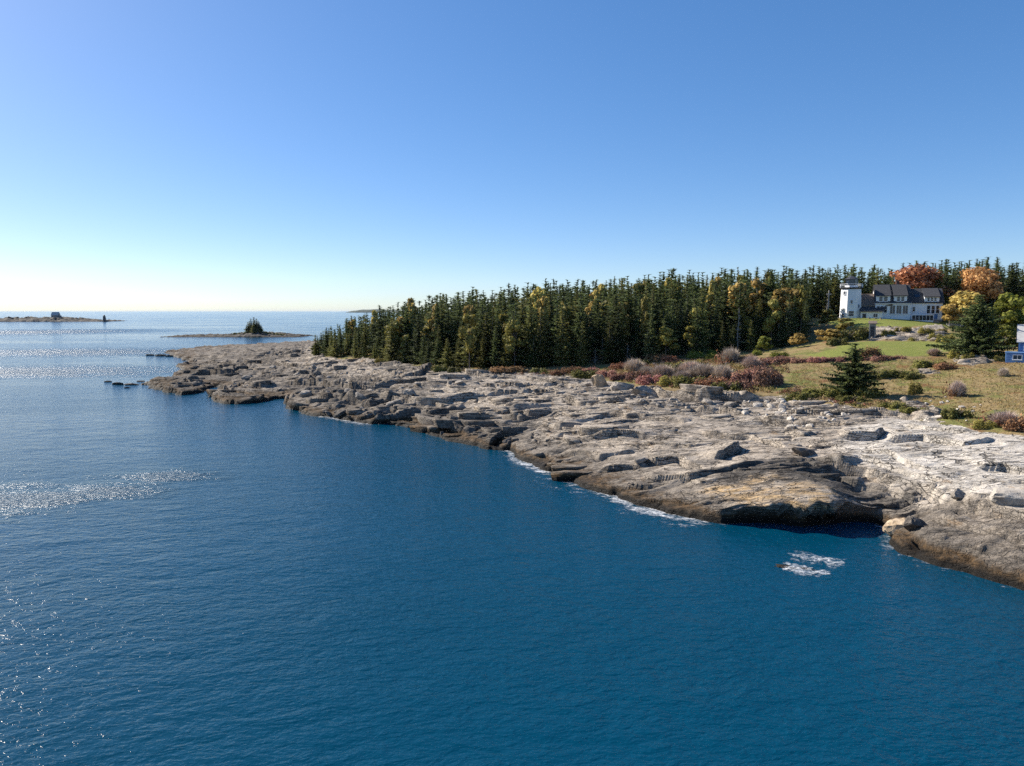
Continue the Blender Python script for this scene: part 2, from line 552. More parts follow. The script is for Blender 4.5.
        sc_h[mk] += dep * wz * (up * stp + dn * (1 - stp) - .5 * np.exp(-((ds + hw) / (hw * .8)) ** 2))
    # the long slanting joints of the pale slab
    for (xa, ya, xb, yb, dep) in JOINTS:
        ex, ey = xb - xa, yb - ya; L = math.hypot(ex, ey)
        jx = x + .35 * perlin(x / 1.7, y / 1.7, 71); jy = y + .35 * perlin(x / 1.7, y / 1.7, 72)
        t = ((jx - xa) * ex + (jy - ya) * ey) / L / L
        dist = ((jx - xa) * -ey + (jy - ya) * ex) / L
        wgt = sstep(-.02, .08, t) * sstep(1.02, .9, t)
        d -= dep * wgt * (np.exp(-(dist / .16) ** 2) + 0.55 * np.exp(-np.clip(-dist, 0, 9) / 1.3) * (dist < 0) - .25 * np.exp(-np.clip(dist, 0, 9) / 2.) * (dist > 0))
    fol = x * math.cos(R(-38)) + y * math.sin(R(-38)); fox = x * math.sin(R(-38)) - y * math.cos(R(-38))
    shore_fade = sstep(-0.5, 2.5, s)
    h = b + sc_h + ledge * (.42 * np.abs(fbm(fol / 5, fox / .9, 83, 3)) + .10 * fbm(fol / 1.6, fox / .35, 84, 2) - .2) + ochre * .25 * np.abs(fbm(u / 3, v / .8, 85, 3)) + rock * amp * d * (0.6 + 0.4 * shore_fade)
    h -= 0.35 * rock * soft(SOIL, x, y, 6, 11, 1.2) * (1 - crop)
    h += soil * (0.16 * fbm(x / 5, y / 5, 51, 3) + 0.05 * fbm(x / .8, y / .8, 52, 2)) * (1 - .8 * lawn)
    h += crop * (0.5 * saw(v / 2.6 + c1) + 0.45 * (c1 - .4) + .25)
    # sea floor and lip
    out = -0.15 - 0.5 * np.clip(-s, 0, 8)
    lipw = sstep(-0.35, 0.35, s + 0.25 * perlin(x / 1.1, y / 1.1, 55))
    inn = np.maximum(h, 0.12 * np.clip(s, 0, 5) - .1 + 0.25 * (c2 - .35))
    h = out * (1 - lipw) + inn * lipw
    return h, dict(soil=soil, pale=pale, ochre=ochre, lawn=lawn, ledge=ledge, crop=crop, darkz=darkz, s=s, push=sc_p, crack=np.clip(crack1 + .5 * crack2, 0, 1))


def joint(a, b, dep):
    A = base_hit(*a); B = base_hit(*b)
    return (A[0], A[1], B[0], B[1], dep)


JOINTS = [joint((951, 482), (974, 466), .45), joint((890, 452), (935, 447), .25)]
SC_PX = [([(452, 419), (484, 419), (518, 422), (546, 416)], 1.1), ([(506, 412), (530, 414), (553, 410)], 1.0), ([(534, 427), (559, 427), (587, 421)], .9),
         ([(590, 439), (615, 435), (645, 437), (672, 439)], .75), ([(556, 436), (593, 432), (612, 435)], .4), ([(640, 461), (671, 461), (704, 470)], .7), ([(600, 470), (642, 468)], .5),
         ([(712, 462), (731, 451), (738, 443)], 1.0), ([(695, 410), (745, 414)], .8), ([(436, 401), (459, 399), (493, 394), (565, 391)], 1.0), ([(478, 385), (518, 386), (562, 391)], .8),
         ([(488, 446), (505, 433), (534, 428)], .9), ([(816, 460), (864, 470), (900, 483), (924, 492), (953, 501)], .72), ([(832, 471), (880, 485), (915, 498)], .4), ([(850, 458), (905, 474), (945, 486)], .35), ([(882, 438), (921, 438), (960, 444), (996, 440)], .6),
         ([(980, 467), (1002, 467), (1030, 474)], .5), ([(840, 438), (873, 437), (890, 430)], .8), ([(780, 435), (803, 438)], .6), ([(862, 413), (895, 414), (926, 418)], .5),
         ([(949, 503), (978, 507), (1026, 522), (1080, 545)], .8), ([(276, 383), (316, 381), (349, 388), (370, 386)], 1.9), ([(306, 402), (342, 400), (369, 405), (396, 398), (418, 402)], 1.5),
         ([(372, 421), (398, 417), (424, 409)], 1.6), ([(374, 381), (415, 376), (442, 367), (464, 365)], 1.7), ([(424, 414), (464, 406)], .9), ([(184, 377), (210, 374), (232, 373), (242, 366)], 2.0),
         ([(218, 394), (240, 386), (264, 388)], 1.4), ([(365, 373), (410, 373), (432, 374)], 1.0), ([(464, 374), (510, 378), (562, 384)], .7), ([(490, 387), (559, 384), (598, 387)], .8),
         ([(640, 391), (675, 397), (705, 400), (765, 399)], 1.6), ([(640, 480), (690, 478), (730, 470), (770, 462)], .5), ([(560, 452), (600, 455), (640, 452)], .45), ([(600, 415), (650, 418), (690, 424)], .6),
         ([(700, 432), (750, 437), (790, 446)], .55), ([(760, 420), (800, 424), (840, 424)], .5), ([(250, 362), (290, 366), (320, 365)], 1.3), ([(200, 362), (230, 361), (262, 364)], 1.2),
         ([(300, 392), (325, 394), (352, 396)], 1.2), ([(430, 425), (455, 430), (485, 430)], 1.0), ([(560, 400), (590, 404), (628, 402)], .8), ([(640, 443), (690, 447), (720, 444)], .35),
         ([(855, 452), (880, 456), (905, 466), (935, 470)], .35), ([(900, 425), (940, 430), (975, 432)], .4), ([(905, 540), (940, 541), (985, 556)], .5), ([(930, 520), (975, 530), (1024, 548)], .45)]
SCARPS = [([base_hit(*p) for p in pts], dep * (1.3 if pts[0][0] > 420 else .95)) for pts, dep in SC_PX]

# ------------------------------------------------------------------ terrain grid
def spaced(brk):
    out = []
    for (a, b, st) in brk:
        out.append(np.arange(a, b - 1e-6, st))
    out.append([brk[-1][1]])
    return np.concatenate(out)


tx = spaced([(-185, -110, .9), (-110, -8, .27), (-8, 72, .15), (72, 110, .3), (110, 180, .8), (180, 258, 3)])
ty = spaced([(24, 48, .6), (48, 122, .14), (122, 152, .26), (152, 215, .45), (215, 300, .9), (300, 458, 2.5)])
TX, TY = np.meshgrid(tx, ty)
nx, ny = len(tx), len(ty)
live = grid_sample(SDF, TX.ravel(), TY.ravel()) > -6
H = np.full(nx * ny, -3.0)
H[live], mk_ = terrain(TX.ravel()[live], TY.ravel()[live])
MK = {}
for k, a in mk_.items():
    MK[k] = np.zeros(nx * ny, np.float32); MK[k][live] = a
HG = H.reshape(ny, nx)


def ground_z(x, y):
    """height of the built ground"""
    x = float(x); y = float(y)
    i = int(np.clip(np.searchsorted(tx, x) - 1, 0, nx - 2)); j = int(np.clip(np.searchsorted(ty, y) - 1, 0, ny - 2))
    u = (x - tx[i]) / (tx[i + 1] - tx[i]); v = (y - ty[j]) / (ty[j + 1] - ty[j])
    return float((HG[j, i] * (1 - u) + HG[j, i + 1] * u) * (1 - v) + (HG[j + 1, i] * (1 - u) + HG[j + 1, i + 1] * u) * v)


def hit(px, py):
    x, y = base_hit(px, py)
    return x, y, ground_z(x, y)


idx = np.arange(nx * ny).reshape(ny, nx)
quads = np.stack([idx[:-1, :-1], idx[:-1, 1:], idx[1:, 1:], idx[1:, :-1]], -1).reshape(-1, 4)
keep = (H[quads].max(1) > -1.3)
quads = quads[keep]
used = np.unique(quads)
remap = np.full(nx * ny, -1); remap[used] = np.arange(len(used))
# the tan ledge overhangs the water: its top is pushed out over its foot
CL = np.array([at(x, y, 0)[:2] for x, y, _ in SHORE if 744 <= x <= 868])
dcl = np.full(len(used), 1e9)
ux_, uy_, uh_ = TX.ravel()[used], TY.ravel()[used], H[used]
near = (ux_ > 15) & (ux_ < 40) & (uy_ < 90)
for (xa, ya), (xb, yb) in zip(CL[:-1], CL[1:]):
    L2 = (xb - xa) ** 2 + (yb - ya) ** 2
    tt = np.clip(((ux_ - xa) * (xb - xa) + (uy_ - ya) * (yb - ya)) / L2, 0, 1)
    dd_ = np.hypot(ux_ - xa - tt * (xb - xa), uy_ - ya - tt * (yb - ya))
    dcl = np.where(near, np.minimum(dcl, dd_), dcl)
push = sstep(1.0, 2.3, uh_ + .35 * perlin(ux_ / 1.6, uy_ / 1.6, 91)) * (1 - sstep(0, 6.5, dcl)) * (1.9 + .8 * perlin(ux_ / 3.0, uy_ / 3.0, 92))
pu_ = MK['push'][used]
TV = np.stack([ux_ + .22 * pu_, uy_ - push - pu_, uh_ - .12 * push], -1)

# ---- rock and soil material
t = NT("coast_ground")
P = t.pos()
at1 = t.n("Attribute", attribute_name="mask_a"); at2 = t.n("Attribute", attribute_name="mask_b")
s1 = t.n("SeparateColor"); t.l(at1.outputs[0], s1.inputs[0])
s2 = t.n("SeparateColor"); t.l(at2.outputs[0], s2.inputs[0])
soil_, pale_, ochre_ = s1.outputs; lawn_, ledge_, crop_ = s2.outputs
sepz = t.n("SeparateXYZ"); t.l(P, sepz.inputs[0]); Z = sepz.outputs[2]
geo = t.n("NewGeometry"); nz = t.n("SeparateXYZ"); t.l(geo.outputs["True Normal"], nz.inputs[0]); NZ = nz.outputs[2]
beds = t.mapping(P, (.22, 1.3, 2.4), (0, 0, -SA))
n_big = t.noise(P, .16, 5, .6)
n_bed = t.noise(beds, 1.0, 6, .62, .6)
n_mid = t.noise(P, 1.1, 6, .65)
n_fin = t.noise(P, 6.0, 5, .7)
grey = t.mix(t.ramp(n_mid, .3, .7), (.235, .195, .155), (.53, .455, .37))
grey = t.mix(t.ramp(n_big, .38, .66), grey, t.mix(t.ramp(n_bed, .3, .7), (.28, .23, .18), (.58, .505, .415)))
palec = t.mix(t.ramp(n_mid, .3, .7), (.42, .375, .315), (.68, .62, .54))
rockc = t.mix(pale_, grey, palec)
ledc = t.mix(t.ramp(t.noise(t.mapping(P, (.35, 2.2, 2), (0, 0, R(38))), 1.0, 6, .65, .4), .34, .66), (.13, .108, .086), (.38, .325, .265))
rockc = t.mix(ledge_, rockc, ledc)
och = t.mix(n_mid, (.36, .235, .115), (.60, .43, .24))
och_z = t.math('MULTIPLY', ochre_, t.ramp(t.math('ADD', Z, t.math('MULTIPLY', n_mid, .7)), 1.9, 2.5))
rockc = t.mix(t.math('MULTIPLY', och_z, t.math('MULTIPLY', t.ramp(n_bed, .36, .56), t.ramp(t.noise(P, .4, 4, .6), .34, .52))), rockc, och)
rockc = t.mix(t.math('MULTIPLY', t.ramp(n_bed, .57, .66), .5), rockc, (.075, .062, .05))       # dark seams
rockc = t.mix(t.math('MULTIPLY', t.ramp(n_fin, .52, .68), .28), rockc, (.10, .086, .07))        # lichen specks
rockc = t.mix(t.math('MULTIPLY', t.ramp(t.noise(t.mapping(P, (.16, .5, .6), (0, 0, -SA)), 1.0, 5, .62, .5), .50, .64), t.lin(pale_, 0, 1, .6, .22)), rockc, (.11, .10, .09))
rust = t.math('MULTIPLY', t.ramp(t.noise(t.mapping(P, (.9, .35, 1)), .5, 4, .6), .62, .74), .6)
rockc = t.mix(rust, rockc, (.34, .21, .10))
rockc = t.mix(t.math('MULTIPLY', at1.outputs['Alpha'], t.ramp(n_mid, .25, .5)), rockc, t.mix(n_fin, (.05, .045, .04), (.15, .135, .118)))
# joints and foliation lines drawn as thin dark cracks
wv = t.noise(P, .35, 3, .6); wv2 = t.noise(P, 1.6, 3, .6)
def crack_lines(su, sv, width, seed, warp):
    m_ = t.mapping(P, (su, sv, max(2.2, sv * 1.2)), (0, 0, -SA))
    av = t.n("VectorMath", operation='ADD'); t.l(m_, av.inputs[0])
    cx_ = t.n("CombineXYZ"); t.l(t.math('MULTIPLY', wv, warp), cx_.inputs[0]); t.l(t.math('MULTIPLY', wv2, warp * .5), cx_.inputs[1]); cx_.inputs[2].default_value = seed
    t.l(cx_.outputs[0], av.inputs[1])
    vo = t.n("TexVoronoi", feature='DISTANCE_TO_EDGE'); vo.inputs["Scale"].default_value = 1.0; vo.inputs["Randomness"].default_value = 1.0
    t.l(av.outputs[0], vo.inputs["Vector"])
    return t.ramp(vo.outputs["Distance"], width, width * .25)
ck1 = t.math('MULTIPLY', crack_lines(.085, .58, .035, 1.3, 1.4), t.ramp(t.noise(P, .25, 3), .40, .55))
ck2 = t.math('MULTIPLY', crack_lines(.20, 1.7, .055, 4.7, 1.2), t.ramp(t.noise(P, .33, 3, .6), .50, .62))
ck3 = t.math('MULTIPLY', crack_lines(.10, 2.4, .09, 8.1, .9), t.ramp(t.noise(P, .22, 3, .6), .50, .62))
ck = t.math('MULTIPLY', t.lin(ledge_, 0, 1, 1, .45), t.math('MAXIMUM', t.math('MAXIMUM', ck1, ck2), t.math('MULTIPLY', ck3, .75)))
rockc = t.mix(t.math('MULTIPLY', ck, .88), rockc, (.035, .03, .026))
# tide zones; the black band also paints deep shade on the cliff below the ochre
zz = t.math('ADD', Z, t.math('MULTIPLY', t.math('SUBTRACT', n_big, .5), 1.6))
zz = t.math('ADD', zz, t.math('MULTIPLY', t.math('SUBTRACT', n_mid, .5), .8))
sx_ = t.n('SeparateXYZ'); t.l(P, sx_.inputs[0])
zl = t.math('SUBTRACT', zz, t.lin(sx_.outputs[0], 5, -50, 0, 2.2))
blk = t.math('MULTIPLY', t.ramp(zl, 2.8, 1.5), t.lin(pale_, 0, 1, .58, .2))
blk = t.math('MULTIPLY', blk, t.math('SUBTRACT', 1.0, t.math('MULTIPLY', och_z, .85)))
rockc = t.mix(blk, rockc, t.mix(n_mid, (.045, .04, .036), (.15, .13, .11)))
weed = t.mix(t.ramp(t.noise(P, 1.3, 5, .75), .35, .65), (.02, .013, .006), (.12, .068, .026))
rockc = t.mix(t.math('MULTIPLY', t.ramp(zz, 1.45, .75), .85), rockc, weed)
rockc = t.mix(t.ramp(t.math('ADD', Z, t.math('MULTIPLY', t.math('SUBTRACT', n_mid, .5), .5)), .80, .35), rockc, (.016, .013, .010))
# soil
g_mid = t.noise(P, .35, 5, .6); g_fin = t.noise(P, 3.5, 5, .7); g_big = t.noise(P, .09, 4, .55)
tan_ = t.mix(g_fin, (.15, .105, .05), (.35, .26, .125))
olive = t.mix(g_fin, (.085, .095, .025), (.22, .215, .065))
soilc = t.mix(t.ramp(t.math('ADD', t.math('MULTIPLY', g_mid, .6), t.math('MULTIPLY', g_big, .4)), .46, .60), tan_, olive)
soilc = t.mix(t.math('MULTIPLY', t.ramp(t.noise(P, .22, 4, .6), .56, .68), .75), soilc, t.mix(g_fin, (.12, .045, .022), (.26, .12, .06)))
lawnc = t.mix(g_fin, (.115, .14, .028), (.25, .27, .065))
lawnc = t.mix(t.math('MULTIPLY', t.ramp(g_mid, .45, .7), .5), lawnc, (.24, .22, .07))
soilc = t.mix(lawn_, soilc, lawnc)
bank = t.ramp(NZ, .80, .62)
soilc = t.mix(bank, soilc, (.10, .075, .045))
edge = t.math('ADD', soil_, t.math('MULTIPLY', t.math('SUBTRACT', g_fin, .5), .7))
col = t.mix(t.ramp(edge, .42, .58), rockc, soilc)
wet = t.ramp(zz, 1.1, .5)
rough = t.lin(wet, 0, 1, .92, .65)
hgt = t.math('ADD', t.math('MULTIPLY', n_fin, .055), t.math('MULTIPLY', t.noise(t.mapping(P, (.5, 2.2, 5), (0, 0, -SA)), 1.6, 6, .65, .4), .22))
hgt = t.math('ADD', hgt, t.math('MULTIPLY', n_mid, .10))
hgt = t.math('SUBTRACT', hgt, t.math('MULTIPLY', t.math('MULTIPLY', ck, t.math('SUBTRACT', 1.0, soil_)), .22))
coast_mat = t.done(t.principled(col, rough, t.bump(hgt, 1.0, 1.0), .15))


# ---- bedrock plates: angular slabs of the same bedrock, dipping landward so that their seaward edges stand proud
sl = np.random.default_rng(12)
SV, ST, SM = [], [], []
off = len(TV)


def plate(x, y, L, W, T, strike, dip, tiltu, lift):
    """one jointed plate: irregular outline, chamfered upper edge, undercut foot"""
    global off
    n = int(sl.integers(6, 10))
    ang = np.sort((np.arange(n) + sl.uniform(-.32, .32, n)) * 2 * math.pi / n)
    cu, cv = np.cos(ang), np.sin(ang)
    ex_ = sl.uniform(1.7, 2.8); k = 1 / (np.abs(cu) ** ex_ + np.abs(cv) ** ex_) ** (1 / ex_)
    pu = cu * k * L * .5 * sl.uniform(.66, 1.12, n); pv = cv * k * W * .5 * sl.uniform(.62, 1.12, n)
    pu = pu + pv * sl.uniform(-.9, .9)
    c_, s_ = math.cos(strike), math.sin(strike)

    def ring(f, z0, slope=True, j=0.0):
        u = pu * f + sl.normal(0, j, n); v = pv * f + sl.normal(0, j, n)
        z = np.full(n, z0) + (u * math.tan(tiltu) + v * math.tan(dip) if slope else 0) + sl.normal(0, .02, n)
        return np.stack([x + u * c_ + v * s_, y + u * s_ - v * c_, z], -1)
    zt = ground_z(x, y) + lift
    ch = min(.12, W * .06)
    R0 = np.array([[x, y, zt + sl.uniform(-.03, .06)]])
    R1 = ring(.52, zt, True, .04 * W); R2 = ring(1 - ch / W * 1.2, zt - .01); R3 = ring(1.0, zt - ch); R4 = ring(.985, zt - T * .45, True, .02 * W); R5 = ring(.90, zt - T - .6, True)
    P_ = np.concatenate([R0, R1, R2, R3, R4, R5])
    f = []
    for i in range(n):
        j = (i + 1) % n
        f.append((0, 1 + j, 1 + i))
        for r_ in range(4):
            a0, b0 = 1 + r_ * n + i, 1 + r_ * n + j; a1, b1 = a0 + n, b0 + n
            f += [(a0, b0, b1), (a0, b1, a1)]
    SV.append(P_); ST.append(np.array(f) + off)
    off += len(P_)


def plates(n, box, Lr, Wr, Tr, dens):
    k = 0; tr_ = 0
    while k < n and tr_ < 60000:
        tr_ += 1
        x = sl.uniform(box[0], box[1]); y = sl.uniform(box[2], box[3])
        xa, ya = np.array([x]), np.array([y])
        s = grid_sample(SDF, xa, ya)[0]
        if s < .4: continue
        if poly_sdf(xa, ya, SOIL)[0] > -.6 or poly_sdf(xa, ya, LEDGE)[0] > -1: continue
        pal = poly_sdf(xa, ya, PALE)[0] > -1.0; och = poly_sdf(xa, ya, OCHRE)[0] > -1
        if sl.random() > dens(x, y, pal, och): continue
        k += 1
        sc = 1.0
        L = sl.uniform(*Lr); W = min(L * .6, sl.uniform(*Wr)); T = sl.uniform(*Tr)
        if pal or och: T *= .45; L *= 1.3; W *= 1.2
        st = SA + R(sl.normal(0, 19)) + (R(-10) if x < -15 else 0) + (R(-12) if pal else 0)
        dip = R(sl.uniform(2, 9)); tu = R(sl.normal(2.0, 3.0))
        if pal: dip *= .5; tu *= .6
        plate(x, y, L, W, T, st, dip, tu, T * sl.uniform(.02, .45) - W * .5 * math.tan(dip) * .35)


calm = lambda x, y: (.15 if poly_sdf(np.array([x]), np.array([y]), SMOOTH)[0] > 0 else 1) * (0.12 + .88 * float(sstep(-.15, .25, fbm(np.array([x / 14]), np.array([y / 9]), 77, 2))[0]))
plates(46, (-20, 62, 66, 130), (4.5, 9.5), (1.8, 3.6), (.5, 1.1), lambda x, y, p, o: .08 if p else 0 if o else calm(x, y))
plates(120, (-25, 62, 64, 130), (1.8, 4.2), (.7, 1.7), (.3, .75), lambda x, y, p, o: .05 if p else 0 if o else calm(x, y))
plates(230, (-25, 62, 64, 130), (.6, 1.8), (.35, .9), (.15, .45), lambda x, y, p, o: .06 if p else 0 if o else calm(x, y) ** 1.5)
plates(95, (-110, 0, 110, 330), (5, 12), (2.2, 4.5), (.8, 1.9), lambda x, y, p, o: 1)
plates(230, (-110, 5, 105, 330), (2.2, 5), (1.0, 2.2), (.5, 1.3), lambda x, y, p, o: 1)
SVA = np.concatenate(SV); STA = np.concatenate(ST)
_, mk_s = terrain(SVA[:, 0], SVA[:, 1])
me_v = np.concatenate([TV, SVA])
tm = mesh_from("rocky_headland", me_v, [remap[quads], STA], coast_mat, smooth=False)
for nm, ch in (("mask_a", ("soil", "pale", "ochre")), ("mask_b", ("lawn", "ledge", "crop"))):
    a = tm.color_attributes.new(nm, 'FLOAT_COLOR', 'POINT')
    buf = np.ones((len(me_v), 4), np.float32)
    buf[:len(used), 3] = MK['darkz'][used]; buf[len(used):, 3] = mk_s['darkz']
    for k, c in enumerate(ch):
        buf[:len(used), k] = MK[c][used]
        buf[len(used):, k] = mk_s[c] if c != "soil" else mk_s[c] * .0
    a.data.foreach_set("color", buf.ravel())
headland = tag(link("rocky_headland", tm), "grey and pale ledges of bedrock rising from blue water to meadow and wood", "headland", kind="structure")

# ------------------------------------------------------------------ water
t = NT("sea_water")
P = t.pos()
wind = t.noise(t.mapping(P, (.005, .016, 1), (0, 0, R(10))), 1.0, 4, .55, .8)       # wind lanes
swell = t.noise(t.mapping(P, (.05, .10, 1), (0, 0, R(-20))), 1.0, 3, .5)
chop = t.noise(t.mapping(P, (.28, .50, 1), (0, 0, R(-32))), 1.0, 4, .6, .3)
rip = t.noise(t.mapping(P, (1.1, 1.9, 1), (0, 0, R(-38))), 1.0, 4, .6, .3)
fine = t.noise(t.mapping(P, (3.2, 4.6, 1), (0, 0, R(15))), 1.0, 3, .6, .2)
lane = t.ramp(wind, .36, .60)
# cat's paws: patches of sea ruffled by gusts
ruff = None
nz_ = t.noise(t.mapping(P, (.10, .22, 1)), 1.0, 4, .6)
for (qx_, qy_, rx_, ry_) in ((20, 500, 80, 13.0), (-60, 500, 90, 15.0), (115, 489, 60, 8), (175, 475, 60, 6), (50, 371, 150, 6.0), (80, 352, 150, 4.0), (30, 332, 120, 3.0)):
    c0_ = at(qx_, qy_, 0); rx_w = rx_ / F * c0_[1]; ry_w = abs(at(qx_, qy_ - ry_, 0)[1] - c0_[1])
    vm = t.n("VectorMath", operation='SUBTRACT'); t.l(P, vm.inputs[0]); vm.inputs[1].default_value = (float(c0_[0]), float(c0_[1]), 0)
    vs = t.n("VectorMath", operation='MULTIPLY'); t.l(vm.outputs[0], vs.inputs[0]); vs.inputs[1].default_value = (1 / rx_w, 1 / ry_w, 0)
    vl = t.n("VectorMath", operation='LENGTH'); t.l(vs.outputs[0], vl.inputs[0])
    g_ = t.ramp(t.math('ADD', vl.outputs["Value"], t.math('MULTIPLY', t.math('SUBTRACT', nz_, .5), 2.2)), 1.35, .25)
    ruff = g_ if ruff is None else t.math('MAXIMUM', ruff, g_)
h = t.math('MULTIPLY', swell, .30)
h = t.math('ADD', h, t.math('MULTIPLY', chop, .23))
h = t.math('ADD', h, t.math('MULTIPLY', rip, t.lin(lane, 0, 1, .09, .15)))
h = t.math('ADD', h, t.math('MULTIPLY', fine, t.lin(lane, 0, 1, .016, .03)))
h = t.math('ADD', h, t.math('MULTIPLY', t.math('MULTIPLY', rip, ruff), .48))
h = t.math('ADD', h, t.math('MULTIPLY', t.math('MULTIPLY', fine, ruff), .09))
bn = t.n("Bump")
bn.inputs["Strength"].default_value = 1.0; bn.inputs["Distance"].default_value = 1.0
if "Filter Width" in bn.inputs: bn.inputs["Filter Width"].default_value = 0.05
t.l(h, bn.inputs["Height"])
nrm = bn.outputs[0]
deep = t.mix(t.noise(P, .012, 3), (.0001, .034, .064), (.0003, .049, .098))
water_mat = t.done(t.principled(deep, t.math('ADD', t.lin(lane, 0, 1, .09, .15), t.math('MULTIPLY', ruff, .22)), nrm, .30, IOR=1.333))
BIG = 40000.0
xs_ = [-BIG, -3000, -400, 0, 400, 3000, BIG]
ys_ = [-3000, -100, 60, 200, 500, 3000, BIG]
WV = [(x, y, 0.0) for y in ys_ for x in xs_]
WQ = [(j * 7 + i, j * 7 + i + 1, (j + 1) * 7 + i + 1, (j + 1) * 7 + i) for j in range(6) for i in range(6)]
sea = tag(link("sea_water", mesh_from("sea_water", WV, [np.array(WQ)], water_mat)), "deep blue rippled sea reaching the horizon", "sea", kind="structure")
# ------------------------------------------------------------------ foliage materials
def leaf_mat(name, ca_, cb_, var=.5, trans=.44, rough=.65):
    t = NT(name)
    oi = t.n("ObjectInfo"); geo = t.n("NewGeometry")
    r1 = oi.outputs["Random"]; r2 = geo.outputs["Random Per Island"]
    f = t.math('ADD', t.math('MULTIPLY', r1, .6), t.math('MULTIPLY', r2, .4))
    c = t.mix(f, ca_, cb_)
    hs = t.n("HueSaturation")
    t.l(c, hs.inputs["Color"])
    wn_ = t.n('TexWhiteNoise', noise_dimensions='1D'); t.l(r1, wn_.inputs['W'])
    t.l(t.math('MULTIPLY', t.lin(r2, 0, 1, 1 - var, 1 + var), t.lin(wn_.outputs[0], 0, 1, .72, 1.35)), hs.inputs["Value"])
    t.l(t.lin(r1, 0, 1, .485, .515), hs.inputs["Hue"])
    c = hs.outputs[0]
    b = t.principled(c, rough, None, .2)
    tr = t.n("BsdfTranslucent"); t.l(c, tr.inputs[0])
    mx = t.n("MixShader"); mx.inputs[0].default_value = trans
    t.l(b, mx.inputs[1]); t.l(tr.outputs[0], mx.inputs[2])
    return t.done(mx.outputs[0])


M_spruce = leaf_mat("spruce_needles", (.074, .098, .040), (.142, .168, .058))
M_spruce2 = leaf_mat("spruce_needles_olive", (.145, .155, .048), (.215, .205, .066))
M_birch = leaf_mat("birch_leaves_yellow", (.38, .28, .075), (.50, .38, .11), .45, .35)
M_olive = leaf_mat("olive_leaves", (.17, .155, .035), (.27, .22, .055), .45, .3)
M_green = leaf_mat("green_leaves", (.15, .18, .03), (.25, .25, .04), .45, .35)
M_orange = leaf_mat("orange_leaves", (.40, .20, .07), (.48, .30, .11), .45, .3)
M_red = leaf_mat("red_leaves", (.46, .14, .085), (.46, .25, .11), .45, .3)
M_redbush = leaf_mat("red_bush_leaves", (.25, .115, .085), (.33, .18, .125), .5, .25)
M_rust = leaf_mat("rust_bush_leaves", (.23, .115, .055), (.29, .16, .08), .45, .25)
M_juniper = leaf_mat("juniper_needles", (.10, .105, .022), (.17, .15, .035), .5, .15)
M_twig = leaf_mat("bare_twigs", (.35, .275, .225), (.46, .375, .315), .4, .1, .9)
M_bark = simple_mat("grey_bark", (.16, .13, .11), .95, .25, 2)
M_dead = simple_mat("weathered_grey_wood", (.36, .33, .30), .95, .2, 2)
M_paper = simple_mat("pale_birch_bark", (.55, .52, .48), .8, .2, 2)


class Leaves:
    def __init__(s):
        s.v = []; s.f = []; s.q = []

    def quad(s, p, a, b):
        i = len(s.v)
        s.v += [p - a - b, p + a - b, p + a + b, p - a + b]
        s.q.append((i, i + 1, i + 2, i + 3))

    def tri(s, a, b, c):
        i = len(s.v)
        s.v += [a, b, c]; s.f.append((i, i + 1, i + 2))

    def kite(s, base, tip, side, w):
        """needle spray: pointed at both ends, folded down along its rib"""
        i = len(s.v)
        m = base * .55 + tip * .45
        s.v += [base, m + side * w, tip, m - side * w]
        s.f += [(i, i + 1, i + 2), (i, i + 2, i + 3)]

    def mesh(s, name, mat):
        return mesh_from(name, np.array([tuple(p) for p in s.v]), [np.array(s.f).reshape(-1, 3), np.array(s.q).reshape(-1, 4)], mat)


